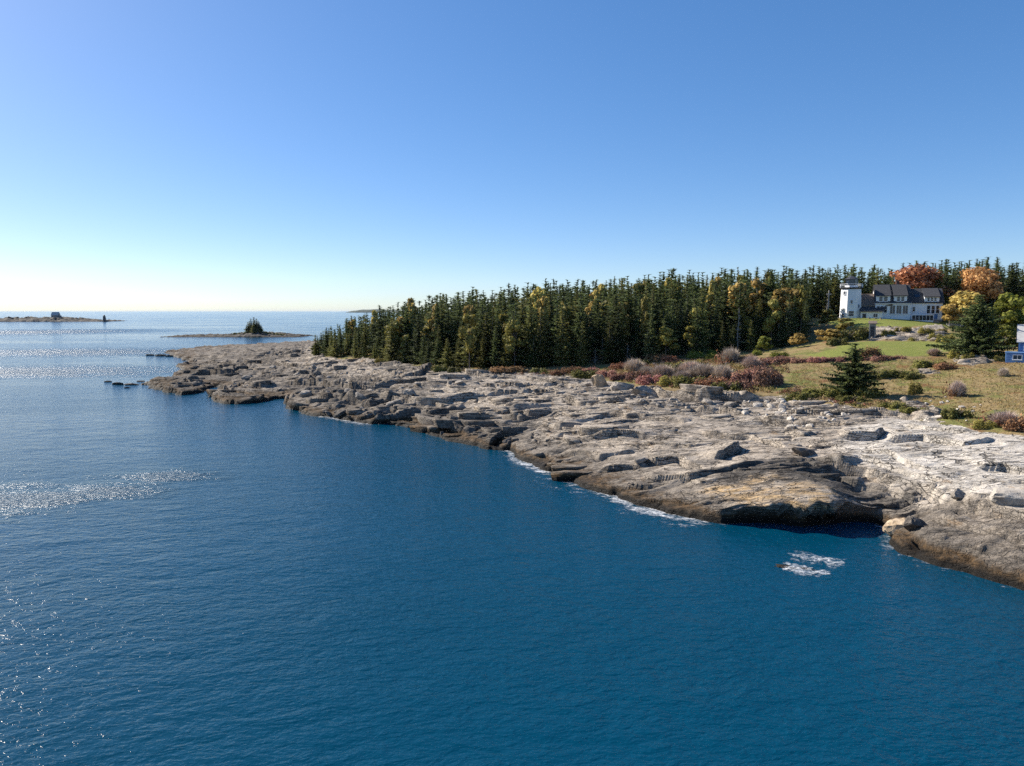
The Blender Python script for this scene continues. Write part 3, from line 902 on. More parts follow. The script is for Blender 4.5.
def spruce_crown(rnd, H, Rr, clear=.06, levels=34, nb=7, spray=.55, gap=.12, taper=.8, mat=None, name="crown", step=.42):
    L = Leaves()
    lean = rnd.uniform(-1, 1) * .02
    for k in range(levels):
        tt = (k + rnd.random() * .7) / levels
        z = H * (clear + (1 - clear) * tt)
        r = Rr * ((1 - tt) ** taper) * rnd.uniform(.5, 1.2) * (1 + .22 * math.sin(k * .9 + Rr * 7)) + .05
        if tt < .16: r *= .55 + tt * 2.8
        n = max(4, int(round(nb * (1 - .45 * tt))))
        a0 = rnd.random() * 6.28
        for j in range(n):
            if rnd.random() < gap * (1 - tt): continue
            az = a0 + 6.283 * j / n + rnd.uniform(-.3, .3)
            z = min(H * .985, H * (clear + (1 - clear) * tt) + rnd.uniform(-.6, .6) * H / levels * 1.2)
            bl = r * rnd.uniform(.65, 1.18)
            dirv = Vector((math.cos(az), math.sin(az), 0)); side = Vector((-math.sin(az), math.cos(az), 0))
            droop = rnd.uniform(.10, .34) * (1 - .6 * tt)
            ns = max(2, int(bl / step))
            for i in range(ns + 1):
                s = (i + .35) / (ns + 1)
                p = dirv * (bl * s) + Vector((lean * z, 0, z - droop * bl * s + .18 * bl * s * s))
                w = spray * (1.15 - .55 * s) * min(1, .42 + bl * .34) * (1 - .5 * max(0, tt - .55) / .45)
                for sg in (-1, 1):
                    ang = rnd.uniform(.3, 1.0) * sg
                    d2 = (dirv * math.cos(ang) + side * math.sin(ang)) + Vector((0, 0, rnd.uniform(-.55, .2)))
                    sd = Vector((0, 0, 1)).cross(d2).normalized() + Vector((0, 0, rnd.uniform(-1.1, .6)))
                    L.kite(p - d2 * w * .3, p + d2 * w * .8, sd, w * rnd.uniform(.26, .42))
                hd = Vector((rnd.uniform(-.35, .35), rnd.uniform(-.35, .35), -1))
                L.kite(p + Vector((0, 0, .12)), p + hd * w * rnd.uniform(.5, .95), (side if rnd.random() < .5 else dirv) + side * rnd.uniform(-.5, .5), w * rnd.uniform(.22, .38))
            tip = dirv * bl + Vector((lean * z, 0, z - droop * bl + .18 * bl))
            L.kite(tip - dirv * .35 * spray, tip + (dirv + Vector((0, 0, .25))) * spray * .75, side + Vector((0, 0, rnd.uniform(-.5, .5))), spray * .2)
    for j in range(7):
        z = H * (1 - .012 * j); az = rnd.random() * 6.28
        d2 = Vector((math.cos(az) * .5, math.sin(az) * .5, 1))
        L.kite(Vector((lean * H, 0, z - .6)), Vector((lean * H, 0, z - .6)) + Vector((d2.x * .3, d2.y * .3, .75)), Vector((-math.sin(az), math.cos(az), 0)), .08)
    return L.mesh(name, mat or M_spruce)


def trunk_mesh(H, r0, mat, stubs=0, rnd=random, name="trunk", bend=.0):
    m = MB()
    pts = [(bend * math.sin(i * .9), bend * math.cos(i * 1.3) - bend, -0.4 + (H + .4) * i / 6) for i in range(7)]
    m.tube(pts, [r0 * (1 - .93 * i / 6) + .012 for i in range(7)], 7)
    for k in range(stubs):
        z = H * rnd.uniform(.12, .95); az = rnd.random() * 6.28; l = rnd.uniform(.5, 1.7) * (1.15 - z / H)
        d = Vector((math.cos(az), math.sin(az), rnd.uniform(-.25, .25)))
        p = Vector((0, 0, z))
        m.tube([p, p + d * l * .6, p + d * l + Vector((0, 0, -.1))], [.035, .022, .008], 4)
    o = m.build(name, mat)
    me = o.data
    bpy.data.objects.remove(o)
    return me


def leafy(rnd, H, Rr, z0, n, leaf, lobes, mat, name="crown", flat=1.0):
    """broadleaf crown: leaf clumps round the ends of boughs"""
    L = Leaves()
    C = []
    for i in range(lobes):
        a = rnd.random() * 6.28; q = math.sqrt(rnd.random()) * .8
        zc = rnd.uniform(.18, .9)
        rad = Rr * q * math.sin(math.pi * min(1, .25 + zc * .75)) ** .6
        C.append((Vector((rad * math.cos(a), rad * math.sin(a), z0 + (H - z0) * zc)), Rr * rnd.uniform(.26, .46)))
    for i in range(n):
        c, r = C[rnd.randrange(lobes)]
        d = Vector((rnd.gauss(0, 1), rnd.gauss(0, 1), rnd.gauss(0, 1))).normalized()
        p = c + Vector((d.x, d.y, d.z * .75 * flat)) * r * (rnd.random() ** .4) * rnd.uniform(.8, 1.15)
        if p.z < z0 * .7: p.z = z0 * .7 + rnd.random() * .3
        a = (d + Vector((rnd.gauss(0, .6), rnd.gauss(0, .6), rnd.gauss(0, .6)))).orthogonal().normalized()
        b = a.cross(d).normalized()
        s = leaf * rnd.uniform(.5, 1.1)
        L.quad(p, a * s * .5, (b + d * rnd.uniform(-.4, .4)) * s * rnd.uniform(.28, .5))
    return L.mesh(name, mat), C


def bough_mesh(H, r0, C, mat, name="trunk", zfork=.35):
    m = MB()
    zf = H * zfork
    m.tube([(0, 0, -.3), (.05, .03, zf * .5), (0, 0, zf), (.05, 0, H * .75)], [r0, r0 * .8, r0 * .65, r0 * .15], 7)
    for c, r in C:
        z = max(zf * .7, min(c.z * .7, zf * 1.5))
        mid = Vector((c.x * .5, c.y * .5, (z + c.z) * .5))
        m.tube([(0, 0, z), mid, c], [r0 * .4, r0 * .25, r0 * .08], 5)
    o = m.build(name, mat); me = o.data; bpy.data.objects.remove(o)
    return me


def twig_bush(rnd, Rr, H, n, mat, name="twigs"):
    L = Leaves()
    for i in range(n):
        az = rnd.random() * 6.28; q = math.sqrt(rnd.random())
        el = 1.35 - 1.05 * q + rnd.uniform(-.12, .12)
        tip = Vector((Rr * q * math.cos(az), Rr * q * math.sin(az), H * math.sqrt(max(.06, 1 - q * q * .92)) * rnd.uniform(.75, 1.05)))
        b = Vector((tip.x * .25 + rnd.gauss(0, .08), tip.y * .25 + rnd.gauss(0, .08), -.05))
        m = b.lerp(tip, .55) + Vector((rnd.gauss(0, .06), rnd.gauss(0, .06), .05))
        sd = Vector((-math.sin(az), math.cos(az), 0)) * .022
        i0 = len(L.v)
        L.v += [b - sd, b + sd, m + sd * .8, m - sd * .8]; L.q.append((i0, i0 + 1, i0 + 2, i0 + 3))
        for k in range(3):
            t2 = m.lerp(tip, .6 + .4 * rnd.random()) + Vector((rnd.gauss(0, .14), rnd.gauss(0, .14), rnd.gauss(0, .1)))
            L.tri(m - sd * .7, m + sd * .7, t2)
    return L.mesh(name, mat)


def dome_bush(rnd, Rr, H, n, leaf, mat, name="foliage", bumps=9):
    L = Leaves()
    C = [(Vector((rnd.uniform(-.75, .75) * Rr, rnd.uniform(-.7, .7) * Rr, 0)), rnd.uniform(.22, .55)) for _ in range(bumps)]
    for i in range(n):
        c, q = C[rnd.randrange(bumps)]
        d = Vector((rnd.gauss(0, 1), rnd.gauss(0, 1), abs(rnd.gauss(0, 1)))).normalized()
        k = rnd.random() ** .4 * rnd.choice((.85, 1, 1, 1.1, 1.25))
        p = c + Vector((d.x * Rr * q, d.y * Rr * q, d.z * H * (q + .38))) * k
        a = (d + Vector((rnd.gauss(0, .7), rnd.gauss(0, .7), rnd.gauss(0, .7)))).orthogonal().normalized()
        b = a.cross(d).normalized(); s = leaf * rnd.uniform(.6, 1.2)
        L.quad(p, a * s * .5, (b + d * .4) * s * .32)
    return L.mesh(name, mat)


# ------------------------------------------------------------------ the wood
FOREST_EDGE = [(311, 356), (330, 357.5), (360, 360), (400, 364), (430, 368), (480, 370), (530, 369), (560, 368), (600, 366), (640, 362), (690, 358), (730, 353), (770, 350), (800, 346)]
edge_w = [base_hit(x, y) for x, y in FOREST_EDGE]
SKYL = np.array([(300, 345), (312, 341), (322, 331), (345, 319), (362, 313), (375, 309), (400, 301), (450, 291), (500, 286), (560, 279), (620, 273), (700, 268), (760, 266), (820, 263), (860, 262), (900, 261), (950, 257), (990, 253), (1040, 256), (1300, 256)], float)


def to_px(p):
    dx, dy, dz = p[0], p[1], p[2] - CAM_H
    f = dy * cp - dz * sp
    up = dy * sp + dz * cp
    return 512 + F * dx / f, 383 - F * up / f


def height_for(x, y, z, ytop):
    """height of a thing standing at x, y, z whose top reaches that photo row"""
    dd = ray(512, ytop)
    return CAM_H + dd[2] / dd[1] * y - z


rnd = random.Random(3)
SPR = []          # (nominal H, crown mesh, trunk mesh)
for i in range(9):
    H0 = 14.0
    Rr = [2.7, 3.2, 3.6, 2.3, 2.9, 3.5, 2.7, 3.9, 2.5][i]
    cl = [.02, .05, .02, .20, .10, .02, .30, .04, .14][i]
    SPR.append((H0, spruce_crown(rnd, H0, Rr, cl, 32, 8, .74, .16, [1.0, .9, 1.1, .85, 1.05, 1.1, .8, .95, .95][i], M_spruce2 if i in (2, 5, 4) else M_spruce),
                trunk_mesh(H0 * .97, .17, M_bark, 16, rnd)))
LOW = [spruce_crown(rnd, 14.0, q,   .06, 18, 5, 1.25, .08, .8, M_spruce, "crown", .7) for q in (2.1, 2.5, 1.9)]


def plant_spruce(x, y, z, H, v, label, group, rz=None, fat=1.0):
    H0, cm, tm_ = SPR[v]
    root = link("spruce_tree", None, None, (x, y, z), rnd.uniform(0, 6.28) if rz is None else rz)
    s = H / H0
    root.scale = (s * fat * rnd.uniform(.9, 1.15), s * fat * rnd.uniform(.9, 1.15), s)
    link("crown", cm, root); link("trunk", tm_, root)
    tag(root, label, "tree", group)
    return root


# candidate sites
sites = []
edge_arr = np.array(edge_w)
WOOD_POLY = [tuple(p) for p in edge_w] + [base_hit(815, 338), (86, 219), (125, 216), (150, 211), (215, 202), (215, 262), (100, 268), (20, 276), (-30, 292), (-58, 300), (-74, 284)]
step = 3.7
rs = np.random.default_rng(5)
for gx_ in np.arange(-85, 215, step):
    for gy_ in np.arange(150, 310, step):
        x = gx_ + rs.uniform(-1.5, 1.5); y = gy_ + rs.uniform(-1.5, 1.5)
        s = float(poly_sdf(np.array([x]), np.array([y]), WOOD_POLY)[0])
        if s < .4 or float(grid_sample(SDF, np.array([x]), np.array([y]))[0]) < 7: continue
        sites.append((x, y, s))
front, back, mid = [], [], []
for x, y, s in sites:
    z = ground_z(x, y)
    px, py = to_px((x, y, z))
    if px < 296 or px > 1075: continue
    ytop = np.interp(px, SKYL[:, 0], SKYL[:, 1])
    Hmax = height_for(x, y, z, ytop)
    de = np.min(np.hypot(edge_arr[:, 0] - x, edge_arr[:, 1] - y))
    # distance to the lit edge polyline
    dmin = 1e9
    for (ax, ay), (bx, by) in zip(edge_w[:-1], edge_w[1:]):
        ex, ey = bx - ax, by - ay
        tt = np.clip(((x - ax) * ex + (y - ay) * ey) / (ex * ex + ey * ey), 0, 1)
        dmin = min(dmin, math.hypot(x - ax - tt * ex, y - ay - tt * ey))
    nat = rnd.uniform(10, 18) if dmin > 5 else rnd.uniform(5, 15)
    shy = 1.0 - .35 * max(0, min(1, (400 - px) / 90))
    Hh = min(nat * shy, Hmax * rnd.choice((.74, .82, .88, .92, .95, .98, 1.0, 1.05)))
    if Hmax < 3: continue
    top_py = 311 - (z + Hh - CAM_H) * F / y
    rec = (x, y, z, Hh, px, py, top_py - ytop, dmin, Hmax)
    if dmin < 9: front.append(rec)
    elif Hmax < 19.5 or y > 225: back.append(rec)
    else: mid.append(rec)
cand = sorted(front + mid + [b for b in back if b[1] < 275], key=lambda r: r[1])
cols = np.full(1500, 800.0)
vis = []
for r in cand:
    x, y, z, Hh, px, py, _, dmin, Hmax = r
    top = 311 - (z + Hh - CAM_H) * F / y
    half = max(2, int(2.0 * F / y * Hh / 14))
    c = int(px) + np.arange(-half, half + 1)
    prof = top + (py - top) * (np.abs(np.arange(-half, half + 1)) / half) * .9
    ok = (c >= 0) & (c < 1040)
    c, prof = c[ok], prof[ok]
    vis.append(float(np.clip(np.minimum(cols[c], py) - prof, 0, None).sum()) if len(c) else 0)
    cols[c] = np.minimum(cols[c], prof)
order = sorted(range(len(cand)), key=lambda i: -vis[i])
N_IND = 260
chosen = order[:N_IND]
rest = [i for i in order[N_IND:] if cand[i][7] < 60 or vis[i] > 2 or (cand[i][4] > 815 and cand[i][1] < 250)]
rest = rest[:620]
for i in chosen:
    x, y, z, Hh, px, py, dt, dmin, Hmax = cand[i]
    v = rnd.choice([0, 1, 2, 4, 5, 7]) if dmin < 5 else rnd.choice([0, 1, 3, 4, 5, 6, 8, 8, 3])
    if dmin < 9 and px < 640:
        lb, gp = "dark green spruce on the seaward edge of the wood, just above the bare rock ledges", "spruces along the seaward edge of the wood"
    elif dmin < 9:
        lb, gp = "spruce on the edge of the wood behind the red and grey bushes", "spruces behind the bushes"
    elif px > 815:
        lb, gp = "tall spruce of the wood behind the white house and its lawn", "spruces behind the white house"
    elif dt < 8:
        lb, gp = "pointed spruce whose top stands on the skyline of the wood", "spruces on the skyline of the wood"
    else:
        lb, gp = "spruce deep in the wood, half hidden by the trees in front", "spruces inside the wood"
    plant_spruce(x, y, z - .1, Hh, v, lb, gp, fat=rnd.choice((.78, .9, 1.0, 1.1, 1.25, 1.4)) if Hh > 8 else 1.3)

Vs, Fs, off = [], [], 0
for i in rest:
    x, y, z, Hh, *_ = cand[i]
    me = LOW[rnd.randrange(3)]
    n = len(me.vertices); co = np.zeros(n * 3, np.float32); me.vertices.foreach_get("co", co); co = co.reshape(-1, 3)
    a = rnd.random() * 6.28; s = Hh / 14
    c2_, s2_ = math.cos(a), math.sin(a)
    Vs.append(np.stack([(co[:, 0] * c2_ - co[:, 1] * s2_) * s + x, (co[:, 0] * s2_ + co[:, 1] * c2_) * s + y, co[:, 2] * s + z - .1], -1))
    nt = len(me.loop_triangles) if me.loop_triangles else 0
    nf = len(me.polygons); f = np.zeros(nf * 3, np.int32); me.polygons.foreach_get("vertices", f)
    Fs.append(f.reshape(-1, 3) + off); off += n
wood = tag(link("spruce_wood", mesh_from("spruce_wood", np.concatenate(Vs), [np.concatenate(Fs)], M_spruce)),
           "dense dark spruce wood filling the ground behind its front trees", "wood", kind="stuff")

# dark needle litter floor of the wood is part of the ground material; bare snags and broadleaf trees stand in it
BR = []
for i in range(5):
    me, C = leafy(rnd, 11, 2.7, 4.2, 2300, .62, 13, M_birch)
    BR.append((me, bough_mesh(11, .14, C, M_paper, "trunk", .42)))
OL = []
for i in range(3):
    me, C = leafy(rnd, 10, 3.0, 2.4, 2300, .60, 13, M_olive)
    OL.append((me, bough_mesh(10, .16, C, M_bark, "trunk", .3)))
MAPLE = []
for i, m_ in enumerate((M_red, M_orange)):
    me, C = leafy(rnd, 12, 6.2, 2.6, 6500, .60, 26, m_)
    MAPLE.append((me, bough_mesh(12, .32, C, M_bark, "trunk", .25)))
GR = []
for i in range(2):
    me, C = leafy(rnd, 9, 4.2, 1.2, 4800, .50, 20, M_green)
    GR.append((me, bough_mesh(9, .22, C, M_bark, "trunk", .2)))
YE = []
for i in range(2):
    me, C = leafy(rnd, 7, 3.4, 1.0, 3600, .48, 16, M_birch)
    YE.append((me, bough_mesh(7, .16, C, M_bark, "trunk", .2)))


def broad(name, pair, Hn, px, d, ytop, wpx, label, group=None, Rn=None, cat="tree", rz=None):
    x = (px - 512) / F * d; z = ground_z(x, d)
    Hh = height_for(x, d, z, ytop)
    root = link(name, None, None, (x, d, z), rnd.uniform(0, 6.28) if rz is None else rz)
    sz = Hh / Hn; sx = wpx / F * d / 2 / Rn
    root.scale = (sx, sx, sz)
    link("crown", pair[0], root); link("trunk", pair[1], root)
    tag(root, label, cat, group)
    return root


broad("maple_tree", MAPLE[0], 12, 908, 222, 267, 58, "red and orange maple crown rising behind the roof of the white house", Rn=5.6)
broad("maple_tree", MAPLE[1], 12, 974, 214, 268, 42, "rust orange tree standing right behind the yellow bushes beside the white house", Rn=5.6)
broad("birch_tree", YE[0], 7, 966, 190, 291, 44, "bright yellow tree between the white house and the big dark spruce", Rn=3.2)
broad("birch_tree", YE[1], 7, 948, 188, 304, 26, "low golden bush like tree at the end wall of the white house", Rn=3.2)
broad("leafy_tree", GR[0], 9, 1006, 150, 293, 46, "yellow green broadleaf tree between the dark spruce and the blue cottage", Rn=4.0)
broad("leafy_tree", GR[1], 9, 1040, 158, 290, 50, "yellow green broadleaf tree rising behind the blue cottage roof", Rn=4.0)
broad("leafy_tree", GR[1], 9, 1003, 138, 325, 24, "small light green tree against the side of the big dark spruce", Rn=4.0)
broad("birch_tree", BR[0], 11, 735, 190, 281, 26, "yellow round crowned birch inside the wood, beside a second smaller yellow birch", Rn=2.6)
broad("birch_tree", BR[1], 11, 756, 196, 279, 22, "yellow birch next to the lone pale birch near the lawn end of the wood", Rn=2.6)
broad("birch_tree", BR[2], 11, 785, 187, 286, 32, "wide golden birch with pale trunk standing in front of the wood", Rn=2.6)
broad("birch_tree", BR[3], 11, 539, 205, 285, 20, "golden birch crown on the skyline halfway along the wood", Rn=2.6)
broad("birch_tree", BR[4], 11, 412, 225, 299, 13, "small yellow birch top near the seaward end of the wood", Rn=2.6)
broad("birch_tree", BR[0], 11, 376, 236, 309, 10, "narrow ochre tree at the seaward tip of the wood", Rn=2.6)
broad("birch_tree", BR[2], 11, 668, 215, 276, 16, "yellow green birch top showing between dark spruces on the skyline", Rn=2.6)
broad("birch_tree", BR[1], 11, 716, 205, 277, 15, "yellow green birch beside the round crowned birch on the skyline", Rn=2.6)
broad("birch_tree", BR[3], 11, 600, 214, 282, 15, "pale yellow treetop above the grey snags of the wood", Rn=2.6)
broad("olive_tree", OL[0], 10, 434, 199, 312, 24, "pale olive broadleaf tree in the front row of the wood", Rn=2.8)
broad("olive_tree", OL[1], 10, 463, 188, 320, 22, "olive yellow tree with a slanting crown at the front of the wood", Rn=2.8)
broad("olive_tree", OL[2], 10, 621, 177, 312, 26, "yellow olive tree among bare grey snags at the front of the wood", Rn=2.8)
broad("olive_tree", OL[0], 10, 690, 172, 326, 14, "short olive spruce shaped tree at the corner of the wood above the bushes", Rn=2.8)
broad("olive_tree", OL[1], 10, 566, 176, 308, 18, "dull olive tree in the middle of the front row of the wood", Rn=2.8)
broad("olive_tree", OL[2], 10, 826, 186, 309, 22, "tan leaved tree beside the foot of the white tower", Rn=2.8)
broad("small_tree", GR[0], 9, 764, 168, 336, 17, "small bright green tree on a thin stem in front of the dark wood", Rn=4.0)
broad("small_tree", YE[0], 7, 798, 168, 333, 17, "small yellow green tree at the edge of the lawn under the wood", Rn=3.2)
broad("small_tree", YE[1], 7, 828, 165, 329, 26, "yellow bush like tree on the lawn below the white tower", Rn=3.2)
broad("small_tree", OL[0], 10, 843, 172, 318, 20, "dense olive bush on the bank below the white tower", Rn=2.8)

rv = random.Random(77)
for k in range(46):
    i = rv.randrange(len(chosen)); x, y, z, Hh, px, py, dt, dmin, Hmax = cand[chosen[i]]
    if px > 800 or px < 330: continue
    kind = rv.random() * (.45 if dmin < 6 else 1)
    yt = 311 - (z + Hh * rv.uniform(.72, .98) - CAM_H) * F / y
    if kind < .45:
        broad("olive_tree", OL[rv.randrange(3)], 10, px + rv.uniform(-4, 4), y - rv.uniform(1, 3), yt, rv.uniform(14, 25), "olive broadleaf tree mixed among the dark spruces of the wood", "olive trees scattered through the wood", Rn=2.8)
    else:
        broad("birch_tree", BR[rv.randrange(5)], 11, px + rv.uniform(-4, 4), y - rv.uniform(1, 3), yt, rv.uniform(10, 18), "small yellow birch mixed among the dark spruces of the wood", "birches scattered through the wood", Rn=2.6)

# bare grey snags
SNAG = [trunk_mesh(9, .11, M_dead, 70, rnd, "snag", .12) for _ in range(3)]
for k, (px, d, yt) in enumerate([(595, 170, 348), (612, 171, 330), (618, 173, 334), (603, 172, 338), (628, 171, 343), (648, 171, 330), (560, 176, 333), (655, 172, 345), (738, 181, 308), (789, 184, 305), (826, 204, 292), (476, 183, 345), (520, 178, 348)]):
    x = (px - 512) / F * d; z = ground_z(x, d)
    Hh = height_for(x, d, z, yt)
    o = link("dead_tree", SNAG[k % 3], None, (x, d, z), rnd.uniform(0, 6.28))
    o.scale = (1.1, 1.1, Hh / 9)
    tag(o, "bare grey dead tree standing at the dark edge of the wood", "dead tree", "bare snags along the wood")

# ------------------------------------------------------------------ lone conifers
def near_spruce(px, py, ytop, wpx, label, Rn, seed, mat, clear=.02, levels=30, nb=9):
    r_ = random.Random(seed)
    x, y, z = hit(px, py)
    Hh = height_for(x, y, z, ytop)
    Rw = wpx / F * y / 2
    root = link("spruce_tree", None, None, (x, y, z - .15), 0)
    link("crown", spruce_crown(r_, Hh, Rw, clear, levels, nb, .80, .03, .66, mat, "crown", .34), root)
    link("trunk", trunk_mesh(Hh * .97, .16, M_bark, 6, r_), root)
    tag(root, label, "tree")
    return root


near_spruce(853, 396, 342, 60, "small dark spruce standing alone at the top of the pale rocks", 3, 11, M_spruce, .02, 26, 9)
near_spruce(976, 357, 294, 66, "big broad dark spruce standing alone on the meadow beside the blue cottage", 5, 12, M_spruce, .02, 40, 12)
near_spruce(316, 356, 334, 12, "wind bent bushy spruce at the very tip of the wood by the rocks", 2, 13, M_spruce2, .02, 14, 8)
near_spruce(337, 357.5, 341, 9, "low yellow green conifer in front of the tip of the wood", 2, 14, M_spruce2, .02, 12, 8)

# ------------------------------------------------------------------ shrubs
TW = [twig_bush(rnd, 1.0, 1.0, 700, M_twig) for _ in range(3)]
TWG = [dome_bush(rnd, .92, .80, 260, .16, M_rust) for _ in range(1)]
DB = {k: [dome_bush(rnd, 1.0, 1.0, 2200, .13, m_) for _ in range(2)] for k, m_ in (("red", M_redbush), ("rust", M_rust), ("olive", M_juniper), ("green", M_green), ("oliveleaf", M_olive))}
STEM = MB()
for k in range(7):
    a = k * .9
    STEM.tube([(0, 0, -.1), (.12 * math.cos(a), .12 * math.sin(a), .3), (.45 * math.cos(a), .45 * math.sin(a), .72)], [.03, .022, .01], 4)
so_ = STEM.build("stems", M_bark); STEM_ME = so_.data; bpy.data.objects.remove(so_)


def shrub(kind, px, py, wpx, hpx, label, group=None, i=[0], deep=.75):
    i[0] += 1
    x, y, z = hit(px, py)
    Rw = wpx / F * y / 2 * 1.15; Hh = hpx / F * y * 1.12
    root = link("shrub", None, None, (x, y, z - .06), rnd.uniform(-.4, .4))
    root.scale = (Rw, max(Rw * deep, min(Rw, 1.0)), Hh)
    if kind == "twig":
        link("twigs", TW[i[0] % 3], root)
    elif kind == "twigred":
        link("twigs", TW[i[0] % 3], root); link("foliage", TWG[0], root)
    else:
        link("foliage", DB[kind][i[0] % 2], root)
        link("stems", STEM_ME, root)
    tag(root, label, "shrub", group)
    return root


shrub("twig", 703, 378, 44, 15, "largest grey lilac leafless bush in the belt of bushes above the rocks")
shrub("twig", 722, 379, 26, 14, "grey leafless bush leaning on the side of the largest grey bush")
shrub("twig", 662, 377, 30, 13, "grey lilac leafless bush near the tan upright block")
shrub("twig", 751, 369, 22, 13, "pale lilac leafless bush between red bushes near the meadow")
shrub("twig", 634, 371, 24, 12, "grey green twiggy bush at the foot of the bare snags")
shrub("twig", 683, 381, 26, 11, "grey leafless bush low in front of the largest grey bush")
shrub("twig", 690, 372, 30, 12, "grey leafless bush behind the largest grey bush")
shrub("twig", 646, 376, 20, 10, "small grey leafless bush beside the bush near the tan block")
shrub("twigred", 730, 363, 24, 15, "rounded brown bush behind the grey bushes")
for px, py, w, h in [(606, 377, 18, 7), (622, 380, 20, 8), (650, 384, 24, 9), (590, 373, 15, 6), (640, 379, 18, 8)]:
    shrub("red", px, py, w, h, "low red bush on the lip of the rocks near the tan upright block", "red bushes near the tan block")
for px, py, w, h in [(746, 384, 26, 15), (766, 386, 24, 16), (757, 377, 22, 11), (775, 384, 14, 11), (738, 390, 24, 12)]:
    shrub("red", px, py, w, h, "dark red bush at the meadow end of the bush belt", "red bushes at the meadow end")
for px, py, w, h in [(762, 366, 26, 8), (785, 363, 26, 6), (778, 361, 22, 5), (745, 362, 20, 7)]:
    shrub("red", px, py, w, h, "red bush behind the lilac bush, close to the small green tree", "red bushes below the small green tree")
for px, py, w, h in [(659, 361, 22, 7), (671, 362, 18, 7), (649, 360, 14, 5)]:
    shrub("rust", px, py, w, h, "reddish brown bush right at the foot of the wood", "rust bushes at the foot of the wood")
for px, py, w, h in [(690, 387, 30, 11), (712, 389, 30, 11), (670, 385, 26, 9), (726, 392, 26, 11), (678, 371, 26, 8), (690, 366, 24, 7), (642, 365, 16, 6), (621, 369, 18, 6), (585, 377, 24, 7), (573, 373, 20, 6), (715, 372, 20, 7)]:
    shrub(rnd.choice(("olive", "oliveleaf", "rust")), px, py, w, h, "olive and brown bush filling the gaps between the grey bushes above the rocks", "olive bushes of the bush belt")
for px, py, w, h in [(695, 359, 18, 8), (708, 360, 13, 6), (757, 356, 10, 6), (776, 357, 18, 6), (712, 356, 10, 6)]:
    shrub("green", px, py, w, h, "light green bush at the dark foot of the wood behind the red bushes", "light green bushes under the wood")
for px, py, w, h in [(806, 362, 14, 5), (818, 362, 18, 5), (832, 362, 18, 5), (846, 361, 14, 5), (868, 361, 16, 5), (882, 360, 18, 5), (897, 359, 14, 4)]:
    shrub("red", px, py, w, h, "low dark red bush in the row along the front edge of the lawn", "red row in front of the lawn")
shrub("rust", 868, 356, 22, 9, "rounded rust red bush at the lawn edge behind the small dark spruce")
for px, py, w, h in [(884, 377, 26, 7), (898, 376, 26, 8), (912, 378, 20, 7), (874, 379, 16, 5)]:
    shrub("olive", px, py, w, h, "olive juniper mound on the meadow behind the small dark spruce", "juniper mounds on the meadow")
for px, py, w, h in [(888, 338, 14, 6), (905, 334, 16, 5), (925, 336, 16, 6), (940, 333, 12, 5), (915, 340, 16, 4)]:
    shrub("oliveleaf", px, py, w, h, "olive bush growing on the rock outcrop between the two lawns", "bushes on the outcrop")
shrub("olive", 930, 367, 26, 8, "olive juniper mound on the meadow in front of the big dark spruce")
shrub("rust", 948, 368, 22, 7, "dark red brown bush beside the juniper mound in front of the big dark spruce")
shrub("twig", 934, 355, 16, 7, "thin pale bush on the end of the lawn")
shrub("oliveleaf", 915, 394, 13, 13, "small upright green bush alone on the tan meadow")
shrub("twigred", 957, 396, 19, 16, "twiggy brown round bush alone on the tan meadow")
for px, py, w, h in [(805, 398, 26, 7), (819, 396, 28, 9), (836, 397, 28, 9), (852, 401, 26, 6), (866, 398, 22, 11), (878, 396, 14, 8), (790, 399, 20, 4)]:
    shrub("olive", px, py, w, h, "dark olive juniper on the edge of the pale rocks round the small dark spruce", "junipers round the small spruce")
shrub("olive", 958, 418, 26, 11, "bright olive juniper just above the pale rock slab")
shrub("olive", 895, 408, 24, 5, "low olive juniper on the rock edge below the small green bush")
shrub("olive", 915, 414, 24, 6, "flat olive juniper on the top corner of the pale rock slab")
shrub("twigred", 1004, 425, 34, 14, "dull red twiggy bush above the pale rock slab")
shrub("rust", 1022, 430, 30, 14, "red brown bush above the pale rock slab at the edge of the view")
shrub("oliveleaf", 985, 428, 22, 9, "brown olive bush between the juniper and the red twiggy bush")
shrub("twig", 1003, 376, 12, 9, "small grey brown bush by the pale rock in front of the blue cottage")
for px, py, w, h in [(955, 358, 16, 8), (966, 361, 16, 8), (1000, 361, 16, 6), (946, 343, 16, 9), (936, 340, 14, 6)]:
    shrub("oliveleaf", px, py, w, h, "pale olive bush round the foot of the big dark spruce", "bushes round the big dark spruce")
for px, py, w, h in [(848, 341, 26, 12), (862, 338, 20, 11), (838, 345, 18, 8)]:
    shrub("olive", px, py, w, h, "dark green juniper on the bank below the terrace", "junipers below the terrace")
for px, py, w, h in [(440, 372, 14, 6), (455, 373, 13, 6), (520, 373, 20, 6), (540, 374, 18, 6), (425, 369, 12, 5), (500, 374, 16, 5), (560, 375, 18, 6), (398, 365, 12, 5), (380, 363, 10, 4)]:
    shrub(rnd.choice(("olive", "rust", "oliveleaf")), px, py, w, h, "brown olive bush where the dark wood meets the bare rock", "bushes where wood meets rock")

